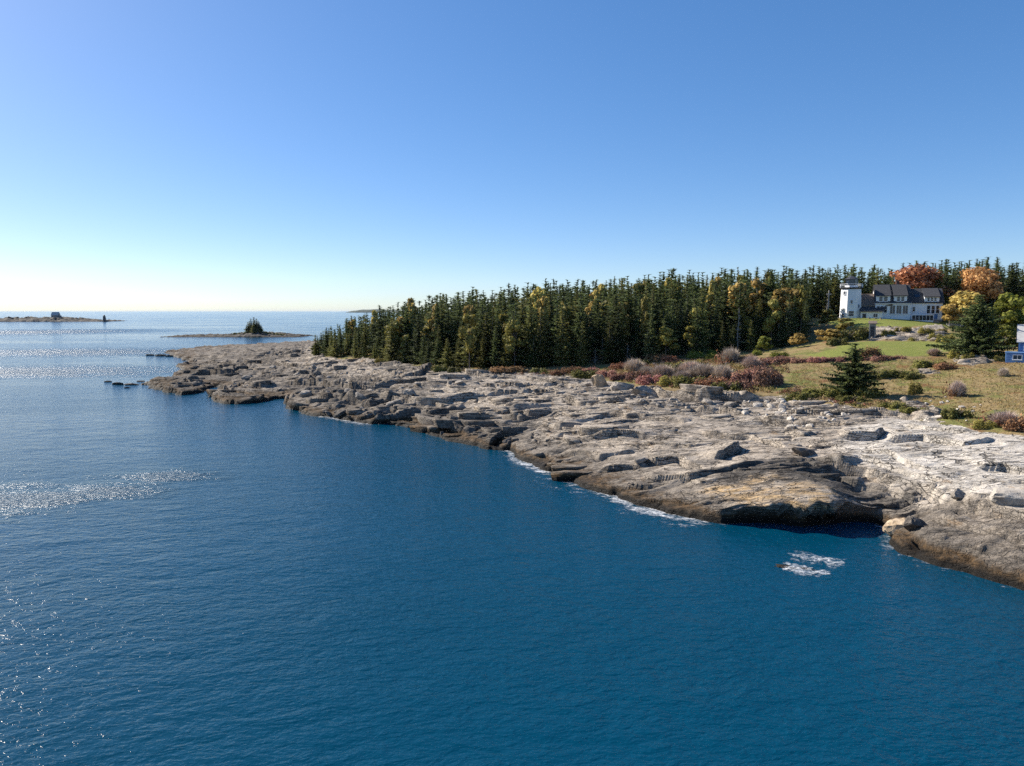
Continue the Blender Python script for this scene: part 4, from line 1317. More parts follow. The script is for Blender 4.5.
# heath: low tangle between the bushes, nobody could count it
def heath(poly_px, n, hmin, hmax, leaf, seed):
    L_ = Leaves(); rh = random.Random(seed)
    pts = np.array(poly_px, float); x0, y0 = pts.min(0); x1, y1 = pts.max(0)
    k = 0
    while k < n:
        x = rh.uniform(x0, x1); y = rh.uniform(y0, y1)
        if poly_sdf(np.array([x]), np.array([y]), pts)[0] < rh.uniform(-.6, .6): continue
        k += 1; z = ground_z(x, y); r_ = rh.uniform(.3, .9); hh_ = rh.uniform(hmin, hmax)
        for j in range(26):
            dv = Vector((rh.gauss(0, 1), rh.gauss(0, 1), abs(rh.gauss(0, 1)))).normalized()
            p = Vector((x, y, z)) + Vector((dv.x * r_, dv.y * r_, dv.z * hh_)) * rh.uniform(.6, 1.15)
            a_ = (dv + Vector((rh.gauss(0, .7), rh.gauss(0, .7), rh.gauss(0, .7)))).orthogonal().normalized(); b_ = a_.cross(dv).normalized()
            s_ = leaf * rh.uniform(.6, 1.2)
            L_.quad(p, a_ * s_ * .5, (b_ + dv * .4) * s_ * .3)
    return L_
t = NT("heath_leaves")
P = t.pos(); gi = t.n("NewGeometry").outputs["Random Per Island"]
n1 = t.noise(P, .30, 3, .6); n2 = t.noise(P, .22, 3, .6)
c = t.mix(t.ramp(n1, .44, .54), (.13, .12, .03), (.19, .07, .045))
c = t.mix(t.math('MULTIPLY', t.ramp(n2, .5, .62), .9), c, (.27, .20, .10))
c = t.mix(t.ramp(t.noise(P, .26, 2, .5), .58, .66), c, (.30, .25, .22))
hs = t.n("HueSaturation"); t.l(c, hs.inputs["Color"]); t.l(t.lin(gi, 0, 1, .55, 1.45), hs.inputs["Value"])
M_heath = t.done(t.principled(hs.outputs[0], .8, None, .2))
HB = region([(566, 377), (600, 371), (650, 363), (700, 359), (785, 360), (792, 366), (778, 388), (770, 395), (700, 396), (685, 393), (640, 383), (600, 380)])
tag(link("heath", heath(HB, 900, .3, .85, .17, 3).mesh("heath", M_heath)), "low tangled red, olive and brown heath between the bushes above the rocks", "heath", kind="stuff")
HB2 = region([(775, 392), (800, 388), (850, 396), (900, 404), (930, 412), (900, 412), (860, 408), (830, 403), (790, 398)])
tag(link("heath", heath(HB2, 300, .15, .4, .14, 4).mesh("heath", M_heath)), "low heath along the top edge of the pale rocks round the small spruce", "heath", kind="stuff")
HB3 = region([(420, 368), (480, 371), (560, 370), (580, 374), (560, 377), (480, 374), (430, 371)])
tag(link("heath", heath(HB3, 220, .2, .6, .16, 5).mesh("heath", M_heath)), "strip of low brown heath between the wood and the bare ledges", "heath", kind="stuff")

# meadow grass: tufts nobody could count
L = Leaves()
rg = random.Random(9)
def tufts(poly_px, n, hmin, hmax, spread):
    pts = np.array(poly_px, float)
    x0, y0 = pts.min(0); x1, y1 = pts.max(0)
    k = 0; tries = 0
    while k < n and tries < n * 6:
        tries += 1
        x = rg.uniform(x0, x1); y = rg.uniform(y0, y1)
        xa, ya = np.array([x]), np.array([y])
        if poly_sdf(xa, ya, pts)[0] < .3: continue
        if any(poly_sdf(xa, ya, p)[0] > -.4 for p in OUTCROPS) or any(poly_sdf(xa, ya, p)[0] > .2 for p in LAWN): continue
        z = ground_z(x, y); k += 1
        for j in range(3):
            a = rg.random() * 6.28; h_ = rg.uniform(hmin, hmax); w_g = h_ * .28
            d = Vector((math.cos(a), math.sin(a), 0)); b = Vector((x, y, z - .04)) + d * rg.uniform(0, spread)
            L.tri(b - d.orthogonal() * w_g, b + d.orthogonal() * w_g, b + d * h_ * rg.uniform(.2, .7) + Vector((0, 0, h_)))
MEADOW = region([(775, 398), (800, 360), (850, 359), (950, 358), (1075, 364), (1100, 425), (1024, 433), (960, 425), (925, 413), (880, 406), (840, 402)])
tufts(MEADOW, 7000, .10, .28, .3)
BELT = region([(570, 374), (650, 362), (700, 358), (780, 358), (790, 366), (776, 394), (690, 394), (640, 384)])
tufts(BELT, 3500, .2, .5, .3)
M_straw = leaf_mat("straw_grass", (.14, .11, .04), (.34, .24, .10), .4, .2, .9)
tag(link("meadow_grass", L.mesh("meadow_grass", M_straw)), "dry tan grass covering the meadow between rocks and lawn", "grass", kind="stuff")
# ------------------------------------------------------------------ building materials
M_white = simple_mat("white_clapboard", (.82, .825, .83), .6, .04, 1.5)
M_trim = simple_mat("white_trim", (.80, .80, .80), .5, .02, 2)
M_roof = simple_mat("dark_grey_shingles", (.052, .052, .056), .9, .22, 2.2, bump=.02)
M_roofb = simple_mat("brown_grey_shingles", (.17, .13, .105), .9, .22, 2.2, bump=.02)
M_found = simple_mat("grey_foundation", (.22, .215, .21), .9, .2, 1.5)
M_deck = simple_mat("weathered_boards", (.30, .27, .24), .85, .2, 2)
M_blue = simple_mat("blue_painted_boards", (.06, .14, .32), .6, .08, 1.5)
M_blue2 = simple_mat("pale_blue_boards", (.12, .24, .46), .6, .08, 1.5)
M_lroof = simple_mat("pale_grey_shingles", (.42, .41, .40), .9, .15, 2)
M_steel = simple_mat("dark_metal", (.05, .05, .055), .5, .1, 3)
M_cush = simple_mat("tan_cushion", (.42, .30, .18), .9, .1, 3)
M_stone = simple_mat("terrace_stone", (.36, .34, .31), .9, .3, .8, bump=.06)
M_brick = simple_mat("dark_brick", (.14, .075, .055), .9, .25, 4)
t = NT("window_glass")
fr = t.noise(t.n("TexCoord").outputs["Object"], .6, 2)
M_glass = t.done(t.principled(t.mix(fr, (.008, .014, .026), (.03, .05, .08)), .06, None, .6))


def window(parent, x0, x1, z0, z1, y, nx=1, nz=1, label=None, fw=.09):
    f = MB()
    f.box(x0, x0 + fw, y - .07, y, z0, z1); f.box(x1 - fw, x1, y - .07, y, z0, z1)
    f.box(x0 + fw, x1 - fw, y - .07, y, z1 - fw, z1); f.box(x0 + fw, x1 - fw, y - .07, y, z0, z0 + fw)
    f.box(x0 - .06, x1 + .06, y - .13, y - .072, z0 - .07, z0 - .002)
    for i in range(1, nx):
        xm = x0 + (x1 - x0) * i / nx; f.box(xm - .03, xm + .03, y - .06, y - .002, z0 + fw, z1 - fw)
    for i in range(1, nz):
        zm = z0 + (z1 - z0) * i / nz; f.box(x0 + fw, x1 - fw, y - .055, y - .002, zm - .025, zm + .025)
    w = f.build("window", M_trim, parent)
    p = MB(); p.box(x0 + fw, x1 - fw, y - .03, y + .02, z0 + fw, z1 - fw)
    p.build("pane", M_glass, w)
    if label: w["label"] = label
    return w


def boards(m, x0, x1, y, z0, z1, step=.28):
    """clapboard laps standing proud of a wall facing -y"""
    z = z0
    while z < z1 - .05:
        m.add([(x0, y - .035, z), (x1, y - .035, z), (x1, y - .004, z + step - .02), (x0, y - .004, z + step - .02), (x0, y - .001, z), (x1, y - .001, z)],
              [(0, 1, 2, 3), (0, 4, 5, 1)])
        z += step


# ------------------------------------------------------------------ the white house
hx, hy = (873.2 - 512) / F * 197, 197.0
HZ = 17.0
house = link("white_house", None, None, (hx, hy, HZ), R(-20))
house.scale = (.90, 1, 1.08)
tag(house, "large white house with dark grey roofs and two big dormers on the hill lawn", "house")
b0 = ground_z(hx, hy)
w = MB()
w.prism([(0, .6), (0, 5.0), (4.2, 9.3), (8.4, 5.0), (8.4, .6)], 'x', 0.0, 9.6)      # gabled main block
w.prism([(1.3, .6), (1.3, 5.0), (5.2, 8.3), (9.0, 5.0), (9.0, .6)], 'x', 9.62, 18.3)
boards(w, 0.02, 9.58, 0, .7, 4.9); boards(w, 9.65, 18.28, 1.3, .7, 4.9)
wall = w.build("wall", M_white, house)
f = MB(); f.box(-.05, 9.62, -.06, 8.44, -1.6, .6); f.box(9.63, 18.35, 1.24, 9.05, -1.8, .6)
f.build("foundation", M_found, house)
r = MB()   # main roof slopes
def slope(m, x0, x1, ya, za, yb, zb, th=.16):
    m.prism([(ya, za), (yb, zb), (yb, zb + th), (ya, za + th)], 'x', x0, x1)
slope(r, -.3, 9.9, -.45, 4.72, 4.2, 9.32); slope(r, -.3, 9.9, 8.85, 4.60, 4.205, 9.32)
slope(r, 9.92, 18.7, .9, 4.72, 5.2, 8.34); slope(r, 9.92, 18.7, 9.4, 4.7, 5.205, 8.34)
roof = r.build("roof", M_roof, house)
c = MB(); c.box(6.2, 7.1, 5.2, 6.0, 7.4, 10.4); c.box(6.1, 7.2, 5.1, 6.1, 10.4, 10.6); c.build("chimney", M_brick, roof)
# the two shed dormers of the main block and one on the wing
for k, (x0, x1, y0, yr, zr, ze) in enumerate([(.15, 4.0, -.06, 4.2, 9.42, 6.75), (5.0, 8.5, -.06, 4.2, 9.42, 6.75), (13.4, 17.3, 1.2, 5.2, 8.44, 6.45)]):
    d = MB()
    d.prism([(y0, 4.95), (y0, ze), (yr, zr - .06), (yr - .6, zr - 1.0)], 'x', x0, x1)
    boards(d, x0 + .02, x1 - .02, y0, 5.0, ze - .1)
    do = d.build("dormer", M_white, house)
    dr = MB(); slope(dr, x0 - .22, x1 + .22, y0 - .45, ze - .22, yr, zr, .15)
    dr.build("dormer_roof", M_roof, do)
    n = 2 if k < 2 else 3
    ww = (x1 - x0 - 1.2) / n
    for i in range(n):
        wx = x0 + .6 + i * ww
        window(house, wx + .1, wx + ww - .1, 5.05 + .1, ze - .28, y0 - .036, 1, 2)
for i in range(3):
    window(house, .35 + i * 1.02, 1.27 + i * 1.02, 2.3, 4.1, -.036, 1, 2)
for i in range(3):
    window(house, 4.0 + i * 1.72, 5.5 + i * 1.72, 2.0, 4.25, -.036, 2, 1)
for i in range(3):
    window(house, 14.1 + i * 1.2, 15.1 + i * 1.2, 2.1, 4.2, 1.264, 1, 2)
window(house, 10.3, 11.1, 2.6, 3.9, 1.264, 1, 2)
sk = MB(); sk.prism([(2.5, 6.22), (3.3, 6.89), (3.25, 6.97), (2.45, 6.30)], 'x', 11.0, 12.4); sk.build("skylight", M_glass, roof)
# glazed porch and rail in front of the wing
p = MB(); p.box(9.9, 15.6, -.9, 1.2, -.2, .45)
for x_ in np.arange(9.95, 15.7, .94): p.box(x_ - .05, x_ + .05, -.88, -.78, .46, 1.75)
p.box(9.9, 15.6, -.9, -.76, 1.755, 1.85)
po = p.build("porch", M_white, house)
pg = MB(); pg.box(10.0, 15.5, -.85, -.81, .5, 1.7); pg.build("pane", M_glass, po)
st = MB()
for i in range(5): st.box(15.7, 17.2, -1.6 + i * .3, 1.2, -.9 + i * .26, -.64 + i * .26 - .003)
st.build("steps", M_deck, house)
dd = MB(); dd.box(16.2, 17.1, 1.2, 1.262, .75, 2.0); dd.build("door", M_blue2, house)
g = MB(); g.tube([(-.35, -.5, 4.7), (9.9, -.5, 4.7)], .06, 5); g.tube([(9.55, -.12, 4.6), (9.55, -.12, .4)], .05, 5); g.build("gutter", M_trim, house)

# ------------------------------------------------------------------ the tower with the lantern room
tx_, ty_ = (848.5 - 512) / F * 201, 201.0
TZ = 17.6
tower = link("white_tower", None, None, (tx_, ty_, TZ), R(-20))
tower.scale = (.9, .9, 1.07)
tag(tower, "white eight sided lighthouse tower with a dark lantern room next to the house", "tower")
def ring(r_, z, n=8, off=math.pi / 8):
    return [(r_ * math.cos(off + 2 * math.pi * k / n), r_ * math.sin(off + 2 * math.pi * k / n), z) for k in range(n)]
def frust(m, r0, z0, r1, z1, n=8):
    m.add(ring(r0, z0, n) + ring(r1, z1, n), [tuple(range(n))[::-1], tuple(range(n, 2 * n))] + [(i, (i + 1) % n, n + (i + 1) % n, n + i) for i in range(n)])
m = MB(); frust(m, 3.35, -1.5, 2.95, 7.9); m.build("tower_wall", M_white, tower)
m = MB(); frust(m, 3.1, 7.91, 3.5, 8.2); frust(m, 3.5, 8.21, 3.5, 8.36); m.build("gallery", M_steel, tower)
m = MB()
top = ring(3.35, 9.25); bot = ring(3.35, 8.37); midr = ring(3.35, 8.85)
for k in range(8):
    m.tube([bot[k], top[k]], .05, 5); m.tube([top[k], top[(k + 1) % 8]], .045, 5); m.tube([midr[k], midr[(k + 1) % 8]], .03, 5)
    a_, b_ = Vector(bot[k]), Vector(bot[(k + 1) % 8])
    for q in range(1, 5):
        p_ = a_.lerp(b_, q / 5); m.tube([p_, p_ + Vector((0, 0, .87))], .022, 4)
m.build("railing", M_trim, tower)
m = MB(); frust(m, 1.95, 8.37, 1.95, 8.9); lan = m.build("lantern_room", M_white, tower)
m = MB(); frust(m, 1.8, 8.91, 1.8, 10.5); m.build("pane", M_glass, lan)
m = MB()
for k in range(8):
    q = ring(1.88, 8.91)[k]; q2 = ring(1.88, 10.5)[k]; m.tube([q, q2], .06, 4)
m.build("mullion", M_steel, lan)
m = MB(); frust(m, 2.2, 10.51, 1.3, 10.95); frust(m, 1.29, 10.95, .12, 11.4); m.tube([(0, 0, 11.4), (0, 0, 12.3)], .05, 5); m.build("lantern_roof", M_steel, tower)
for (az, z0, wd, hg) in [(-90, 4.1, .7, 1.0), (-90, .8, 1.6, 1.5), (-135, 6.4, .9, 1.0), (-135, .5, .9, 1.1), (-135, 2.4, .8, .6), (-45, 3.0, .8, 1.0)]:
    rr = (3.35 + (2.95 - 3.35) * (z0 + 1.5 + hg) / 9.4) * math.cos(math.pi / 8) + .1
    e = window(tower, -wd / 2, wd / 2, z0, z0 + hg, 0, 1, 2)
    e.location = (rr * math.cos(R(az)), rr * math.sin(R(az)), 0); e.rotation_euler = (0, 0, R(az + 90))

# ------------------------------------------------------------------ low wing and the taller brown roof behind it
lx, ly = (859 - 512) / F * 197.5, 197.5
wing = link("house_wing", None, None, (lx, ly, HZ + .3), R(-33))
tag(wing, "low white wing with a dark lean-to roof between the tower and the big house", "house wing")
m = MB(); m.prism([(0, -1.5), (0, 2.5), (2.4, 3.6), (2.4, -1.5)], 'x', 0, 5.4)
m.prism([(2.42, -1.5), (2.42, 4.4), (5.4, 7.3), (8.4, 4.4), (8.4, -1.5)], 'x', -1.2, 7.2)
boards(m, .02, 5.38, 0, .1, 2.4)
m.build("wall", M_white, wing)
m = MB(); slope(m, -.3, 5.7, -.5, 2.45, 2.4, 3.85); rw = m.build("roof", M_roof, wing)
m = MB(); slope(m, -1.5, 7.5, 2.1, 4.1, 5.4, 7.35); slope(m, -1.5, 7.5, 8.8, 4.05, 5.405, 7.35); m.build("upper_roof", M_roofb, wing)
window(wing, 3.1, 4.3, .95, 2.0, -.036, 2, 1)
m = MB(); m.box(.5, 1.4, -.07, -.002, -.3, 1.95); d_ = m.build("door", M_steel, wing)

# terrace wall, deck chairs and table
tr = link("terrace", None, None, (lx - 1.0, ly - 4.6, HZ - .4), R(-33))
tag(tr, "stone terrace with a dark retaining wall in front of the low white wing", "terrace")
m = MB(); m.box(-1.0, 7.5, 0, 5.0, -2.2, .35); m.build("retaining_wall", M_stone, tr)
m = MB(); m.box(-1.1, 7.6, -.1, 5.0, .352, .45); m.build("coping", M_deck, tr)


def deck_chair(x, y, rz, label):
    rt = link("deck_chair", None, None, (x, y, 0), rz)
    tmat = Matrix.Translation((lx - 1.0, ly - 4.6, HZ - .4)) @ Matrix.Rotation(R(-33), 4, 'Z')
    pl = tmat @ Vector((x, y, .452)); rt.location = pl
    m = MB()
    for sx in (-.35, .35):
        m.box(sx - .04, sx + .04, -.4, -.32, 0, .6); m.box(sx - .04, sx + .04, .3, .38, 0, .6); m.box(sx - .06, sx + .06, -.45, .42, .602, .66)
    m.build("frame", M_deck, rt)
    m = MB(); m.box(-.3, .3, -.42, .4, .3, .46); m.build("seat", M_cush, rt)
    m = MB(); m.prism([(.30, .47), (.42, .47), (.66, 1.15), (.54, 1.15)], 'x', -.3, .3); m.build("backrest", M_cush, rt)
    tag(rt, label, "chair", "tan chairs on the terrace")


deck_chair(1.2, 1.4, R(10), "tan cushioned deck chair on the stone terrace of the white house")
deck_chair(2.6, 1.2, R(-15), "tan cushioned deck chair on the stone terrace of the white house")
deck_chair(4.1, 1.5, R(25), "tan cushioned deck chair on the stone terrace of the white house")

# pale garden table with benches by the yellow trees
gx0, gy0, gz0 = hit(955, 327)
gt = link("picnic_table", None, None, (gx0, gy0, gz0), R(-15))
tag(gt, "long pale picnic table with benches under the yellow trees beside the white house", "table")
m = MB(); m.box(-2.0, 2.0, -.45, .45, .72, .8); m.build("tabletop", M_lroof, gt)
for s_ in (-1, 1):
    m = MB(); m.box(-2.0, 2.0, s_ * .85 - .15, s_ * .85 + .15, .42, .48); m.build("bench", M_lroof, gt)
    m = MB(); m.prism([(-.8, -.1), (-.7, -.1), (-.25, .715), (-.35, .715)], 'x', s_ * 1.5 - .06, s_ * 1.5 + .06); m.prism([(.8, -.1), (.7, -.1), (.25, .715), (.35, .715)], 'x', s_ * 1.5 - .06, s_ * 1.5 + .06)
    m.box(s_ * 1.5 - .05, s_ * 1.5 + .05, -.95, .95, .36, .418)
    m.build("leg", M_lroof, gt)

# wooden post box at the edge of the upper lawn
bx, by, bz = hit(872, 338.5)
bz_top = height_for(bx, by, bz, 321)
sg = link("wooden_bulkhead", None, None, (bx, by, bz - .2), R(-25))
tag(sg, "tall weathered wooden bulkhead box with sloping roof between the two lawns", "shed")
m = MB(); m.box(-.7, .7, -.5, .6, 0, bz_top * .86); m.build("wall", M_deck, sg)
m = MB(); m.prism([(-.75, bz_top * .87), (.75, bz_top * 1.02), (.75, bz_top * 1.06), (-.75, bz_top * .91)], 'x', -.9, .9); m.build("roof", M_roofb, sg)
m = MB(); m.box(-.4, .4, -.56, -.502, .3, bz_top * .72); m.build("door", M_steel, sg)

# utility pole at the wood
ux, uy = (826.5 - 512) / F * 198, 198.0
uz = ground_z(ux, uy)
up_ = link("utility_pole", None, None, (ux, uy, uz - .3), R(20))
tag(up_, "grey wooden utility pole standing at the wood beside the white tower", "pole")
Hh = height_for(ux, uy, uz, 289)
m = MB(); m.tube([(0, 0, 0), (0, 0, Hh)], [.17, .12], 8); m.build("post", M_dead, up_)
m = MB(); m.box(-.9, .9, -.06, .06, Hh * .86, Hh * .86 + .12)
m.build("crossarm", M_dead, up_)
for s_ in (-.75, -.3, .3, .75):
    m = MB(); m.tube([(s_, 0, Hh * .86 + .121), (s_, 0, Hh * .86 + .3)], [.05, .035], 6); m.build("insulator", M_trim, up_)

# ------------------------------------------------------------------ blue cottage at the edge of the view
qx, qy, qz = hit(1006, 362)
cot = link("blue_cottage", None, None, (qx + .1, qy, qz - .2), R(-34))
tag(cot, "blue boarded cottage with a pale grey roof and white chimney beyond the meadow", "cottage")
m = MB(); m.prism([(1.6, -.5), (1.6, 3.9), (5.0, 6.6), (8.4, 3.9), (8.4, -.5)], 'x', 1.7, 14); boards(m, 1.72, 13.98, 1.6, .1, 3.8)
cw = m.build("wall", M_blue, cot)
m = MB(); slope(m, 1.3, 14.4, 1.0, 3.62, 5.0, 6.65, .18); slope(m, 1.3, 14.4, 9.0, 3.62, 5.005, 6.65, .18); cr = m.build("roof", M_lroof, cot)
m = MB(); m.box(3.4, 4.3, 4.6, 5.4, 6.6, 8.8); m.box(3.3, 4.4, 4.5, 5.5, 8.802, 9.0); m.build("chimney", M_trim, cr)
m = MB(); m.box(-.2, 9, -1.2, 1.55, -.6, 1.9); m.box(-.3, 9.1, -1.3, 1.55, 1.902, 2.0); boards(m, -.18, 8.98, -1.2, -.3, 1.8)
m.build("porch", M_blue2, cot)
for i in range(3): window(cot, 2.4 + i * 1.9, 3.6 + i * 1.9, 2.3, 3.5, 1.564, 2, 2)
window(cot, .8, 2.2, .7, 1.6, -1.236, 2, 1)
# ------------------------------------------------------------------ loose rocks
import bmesh


def rock_mat(name, ca_, cb_):
    t = NT(name)
    P = t.pos(); oi = t.n("ObjectInfo")
    n1 = t.noise(P, 1.3, 5, .65); n2 = t.noise(P, 7, 4, .7)
    c = t.mix(t.ramp(n1, .32, .68), ca_, cb_)
    c = t.mix(t.math('MULTIPLY', t.ramp(n2, .52, .7), .5), c, tuple(x * .35 for x in ca_))
    hs = t.n("HueSaturation"); t.l(c, hs.inputs["Color"]); t.l(t.lin(oi.outputs["Random"], 0, 1, .8, 1.2), hs.inputs["Value"])
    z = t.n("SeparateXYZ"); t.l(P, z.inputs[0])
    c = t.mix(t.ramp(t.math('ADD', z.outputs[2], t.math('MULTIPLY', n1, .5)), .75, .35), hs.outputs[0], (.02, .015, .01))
    return t.done(t.principled(c, .9, t.bump(t.math('ADD', t.math('MULTIPLY', n1, .15), t.math('MULTIPLY', n2, .06)), 1.0, .9), .25))


M_rpale = rock_mat("pale_boulder_rock", (.34, .30, .255), (.56, .51, .44))
M_rgrey = rock_mat("grey_boulder_rock", (.17, .148, .122), (.36, .315, .265))
M_rdark = rock_mat("dark_boulder_rock", (.06, .052, .045), (.17, .145, .12))
M_rtan = rock_mat("tan_boulder_rock", (.33, .24, .15), (.46, .36, .25))


def boulder_mesh(rnd_, ax, ay, az, n=16, mat=None):
    bm = bmesh.new()
    for i in range(n):
        d = Vector((rnd_.gauss(0, 1), rnd_.gauss(0, 1), rnd_.gauss(0, 1)))
        d = d.normalized() * rnd_.uniform(.8, 1.0)
        k = 1 / max(abs(d.x), abs(d.y), abs(d.z)) ** .6
        bm.verts.new((d.x * k * ax, d.y * k * ay, d.z * k * az))
    res = bmesh.ops.convex_hull(bm, input=bm.verts)
    bmesh.ops.delete(bm, geom=[g for g in res["geom_interior"] if isinstance(g, bmesh.types.BMVert)], context='VERTS')
    bmesh.ops.triangulate(bm, faces=bm.faces[:])
    for cuts, sm in ((1, .28), (1, .22)):
        bmesh.ops.subdivide_edges(bm, edges=bm.edges[:], cuts=cuts, use_grid_fill=True)
        bmesh.ops.smooth_vert(bm, verts=bm.verts[:], factor=sm, use_axis_x=True, use_axis_y=True, use_axis_z=True)
    for v in bm.verts:
        v.co += Vector((rnd_.gauss(0, 1), rnd_.gauss(0, 1), rnd_.gauss(0, 1))) * .012 * (ax + ay)
    bmesh.ops.recalc_face_normals(bm, faces=bm.faces[:])
    me = bpy.data.meshes.new("boulder"); bm.to_mesh(me); bm.free()
    me.materials.append(mat)
    return me


rr = random.Random(21)
BM = {k: [boulder_mesh(rr, 1, rr.uniform(.6, .95), rr.uniform(.4, .7), rr.randint(12, 20), m_) for _ in range(5)] for k, m_ in (("pale", M_rpale), ("grey", M_rgrey), ("dark", M_rdark))}


def boulder(me, px, py, size, label, group=None, name="boulder", sink=.35, rz=None, sc=(1, 1, 1), e=None, tilt=.25):
    if e is None: x, y, z = hit(px, py)
    else:
        p = at(px, py, e); x, y = p[0], p[1]; z = e
    o = link(name, me, None, (x, y, z + size * (.5 - sink) * sc[2]), rr.uniform(0, 6.28) if rz is None else rz)
    o.rotation_euler[0] = rr.uniform(-tilt, tilt); o.rotation_euler[1] = rr.uniform(-tilt, tilt)
    o.scale = (size * sc[0], size * sc[1], size * sc[2])
    tag(o, label, "rock", group)
    return o


def scatter(poly_px, n, kind, smin, smax, label, group):
    xs_ = [p[0] for p in poly_px]; ys_ = [p[1] for p in poly_px]
    k = 0
    while k < n:
        px = rr.uniform(min(xs_), max(xs_)); py = rr.uniform(min(ys_), max(ys_))
        if poly_sdf(np.array([px]), np.array([py]), poly_px)[0] < 0: continue
        k += 1
        s = smin + (smax - smin) * rr.random() ** 2.2
        boulder(rr.choice(BM[kind]), px, py, s, label, group)


scatter([(740, 400), (790, 399), (840, 408), (868, 412), (850, 420), (800, 428), (750, 420), (735, 408)], 80, "pale", .28, .95, "pale angular boulder in the rubble strip below the junipers and red bushes", "rubble below the junipers")
scatter([(600, 386), (650, 392), (690, 402), (740, 402), (735, 412), (680, 412), (620, 404), (590, 394)], 45, "grey", .35, 1.2, "grey broken block lying in the hollow under the bank of bushes", "blocks under the bush bank")
scatter([(440, 375), (520, 378), (596, 384), (600, 394), (540, 392), (470, 388), (430, 382)], 40, "grey", .4, 1.3, "grey block lying on the ledges just below the dark wood", "blocks below the wood")
scatter([(215, 362), (300, 364), (380, 370), (430, 384), (420, 405), (370, 412), (300, 400), (235, 392), (200, 378)], 46, "grey", .6, 1.9, "grey block scattered over the dark stepped ledges of the point", "blocks on the point")
scatter([(300, 402), (360, 412), (420, 416), (500, 432), (520, 446), (470, 440), (400, 424), (320, 414)], 30, "dark", .5, 1.5, "dark wet block at the waterline of the stepped ledges", "wet blocks at the waterline")
scatter([(180, 360), (205, 358), (225, 376), (215, 392), (165, 388), (190, 376)], 16, "dark", .8, 2.0, "dark block on the low outermost rocks of the point", "blocks on the outermost rocks")
scatter([(895, 396), (940, 394), (975, 400), (1010, 418), (1000, 430), (960, 424), (905, 404)], 16, "pale", .2, .55, "small pale stone lying in the tan meadow grass above the pale slab", "stones in the meadow")

tan_me = boulder_mesh(random.Random(4), .9, .8, 1.0, 14, M_rtan)
boulder(tan_me, 599, 387, 1.9, "upright tan block standing on the rock lip below the red bushes", sink=.15, rz=.3, sc=(1, .9, 1.05))
boulder(boulder_mesh(random.Random(5), 1.3, .7, .75, 14, M_rgrey), 645, 394, 2.3, "biggest grey squared block under the bank of bushes", sink=.3, rz=-.1)
boulder(boulder_mesh(random.Random(6), 1.2, .8, .7, 14, M_rgrey), 622, 390, 2.1, "grey block wedged between the tan upright block and the biggest grey block", sink=.3, rz=.2)
boulder(boulder_mesh(random.Random(8), 1.1, .8, .62, 22, M_rtan), 900, 527, 1.45, "rounded tan boulder at the mouth of the gully beside the brown ledge", sink=.3, rz=-.4)
boulder(boulder_mesh(random.Random(9), 1.1, .8, .7, 18, M_rdark), 916, 529, 1.15, "black wet boulder touching the rounded tan boulder", sink=.35, rz=.4)
boulder(boulder_mesh(random.Random(10), 1.2, .8, .7, 14, M_rgrey), 962, 502, .9, "grey block jammed in the gully under the pale slab", sink=.3, rz=.3)
boulder(boulder_mesh(random.Random(12), 1.2, .9, .75, 22, M_rpale), 1012, 508, 1.6, "smooth white boulder at the foot of the pale slab above the brown ledge", sink=.3)
boulder(boulder_mesh(random.Random(13), 1.4, .7, .55, 14, M_rdark), 804, 455, 1.2, "black rock added as the dark of a shadowed hole in the grey ledges next to the pale slab", sink=.3, rz=.1)  # dark rock put in where the ledges have only a shadowed hole
boulder(boulder_mesh(random.Random(14), 1.3, .8, .5, 14, M_rgrey), 640, 463, .9, "lone dark grey block on the smooth grey slab", sink=.35, rz=.5)
# skerries in the water
for px, py, s, lb in [(118, 384.5, 2.6, "low dark rock awash, farthest out of the small rocks off the point"), (131, 385, 2.2, "low dark rock awash between the outer rock and the point"), (127, 388, 1.3, "tiny dark rock awash in front of the other rocks off the point"), (141, 381.5, 2.0, "low dark rock awash close to the tip of the point"), (108, 382, 1.5, "small black rock just breaking the water off the point")]:
    boulder(boulder_mesh(random.Random(int(px)), 1.5, .8, .35, 16, M_rdark), px, py, s, lb, e=.0, tilt=.03, sink=.45, rz=rr.uniform(-.3, .3), sc=(rr.uniform(.45, .8), .5, rr.uniform(.4, .75)))
boulder(boulder_mesh(random.Random(31), 2.6, .7, .4, 18, M_rdark), 806, 569, 1.5, "dark rock just under the surface wrapped in white breaking water", e=.0, tilt=.03, sink=.86, rz=R(-25), sc=(1, 1, .7))
for px, py, s in [(150, 355.5, 2.5), (160, 356, 3.0), (170, 356.5, 2.6)]:
    boulder(boulder_mesh(random.Random(int(px)), 1.9, .8, .3, 16, M_rdark), px, py, s, "flat black rock in the spit beyond the point", "rocks of the spit beyond the point", e=.0, tilt=.03, sink=.45, rz=0, sc=(.45, .5, .8))

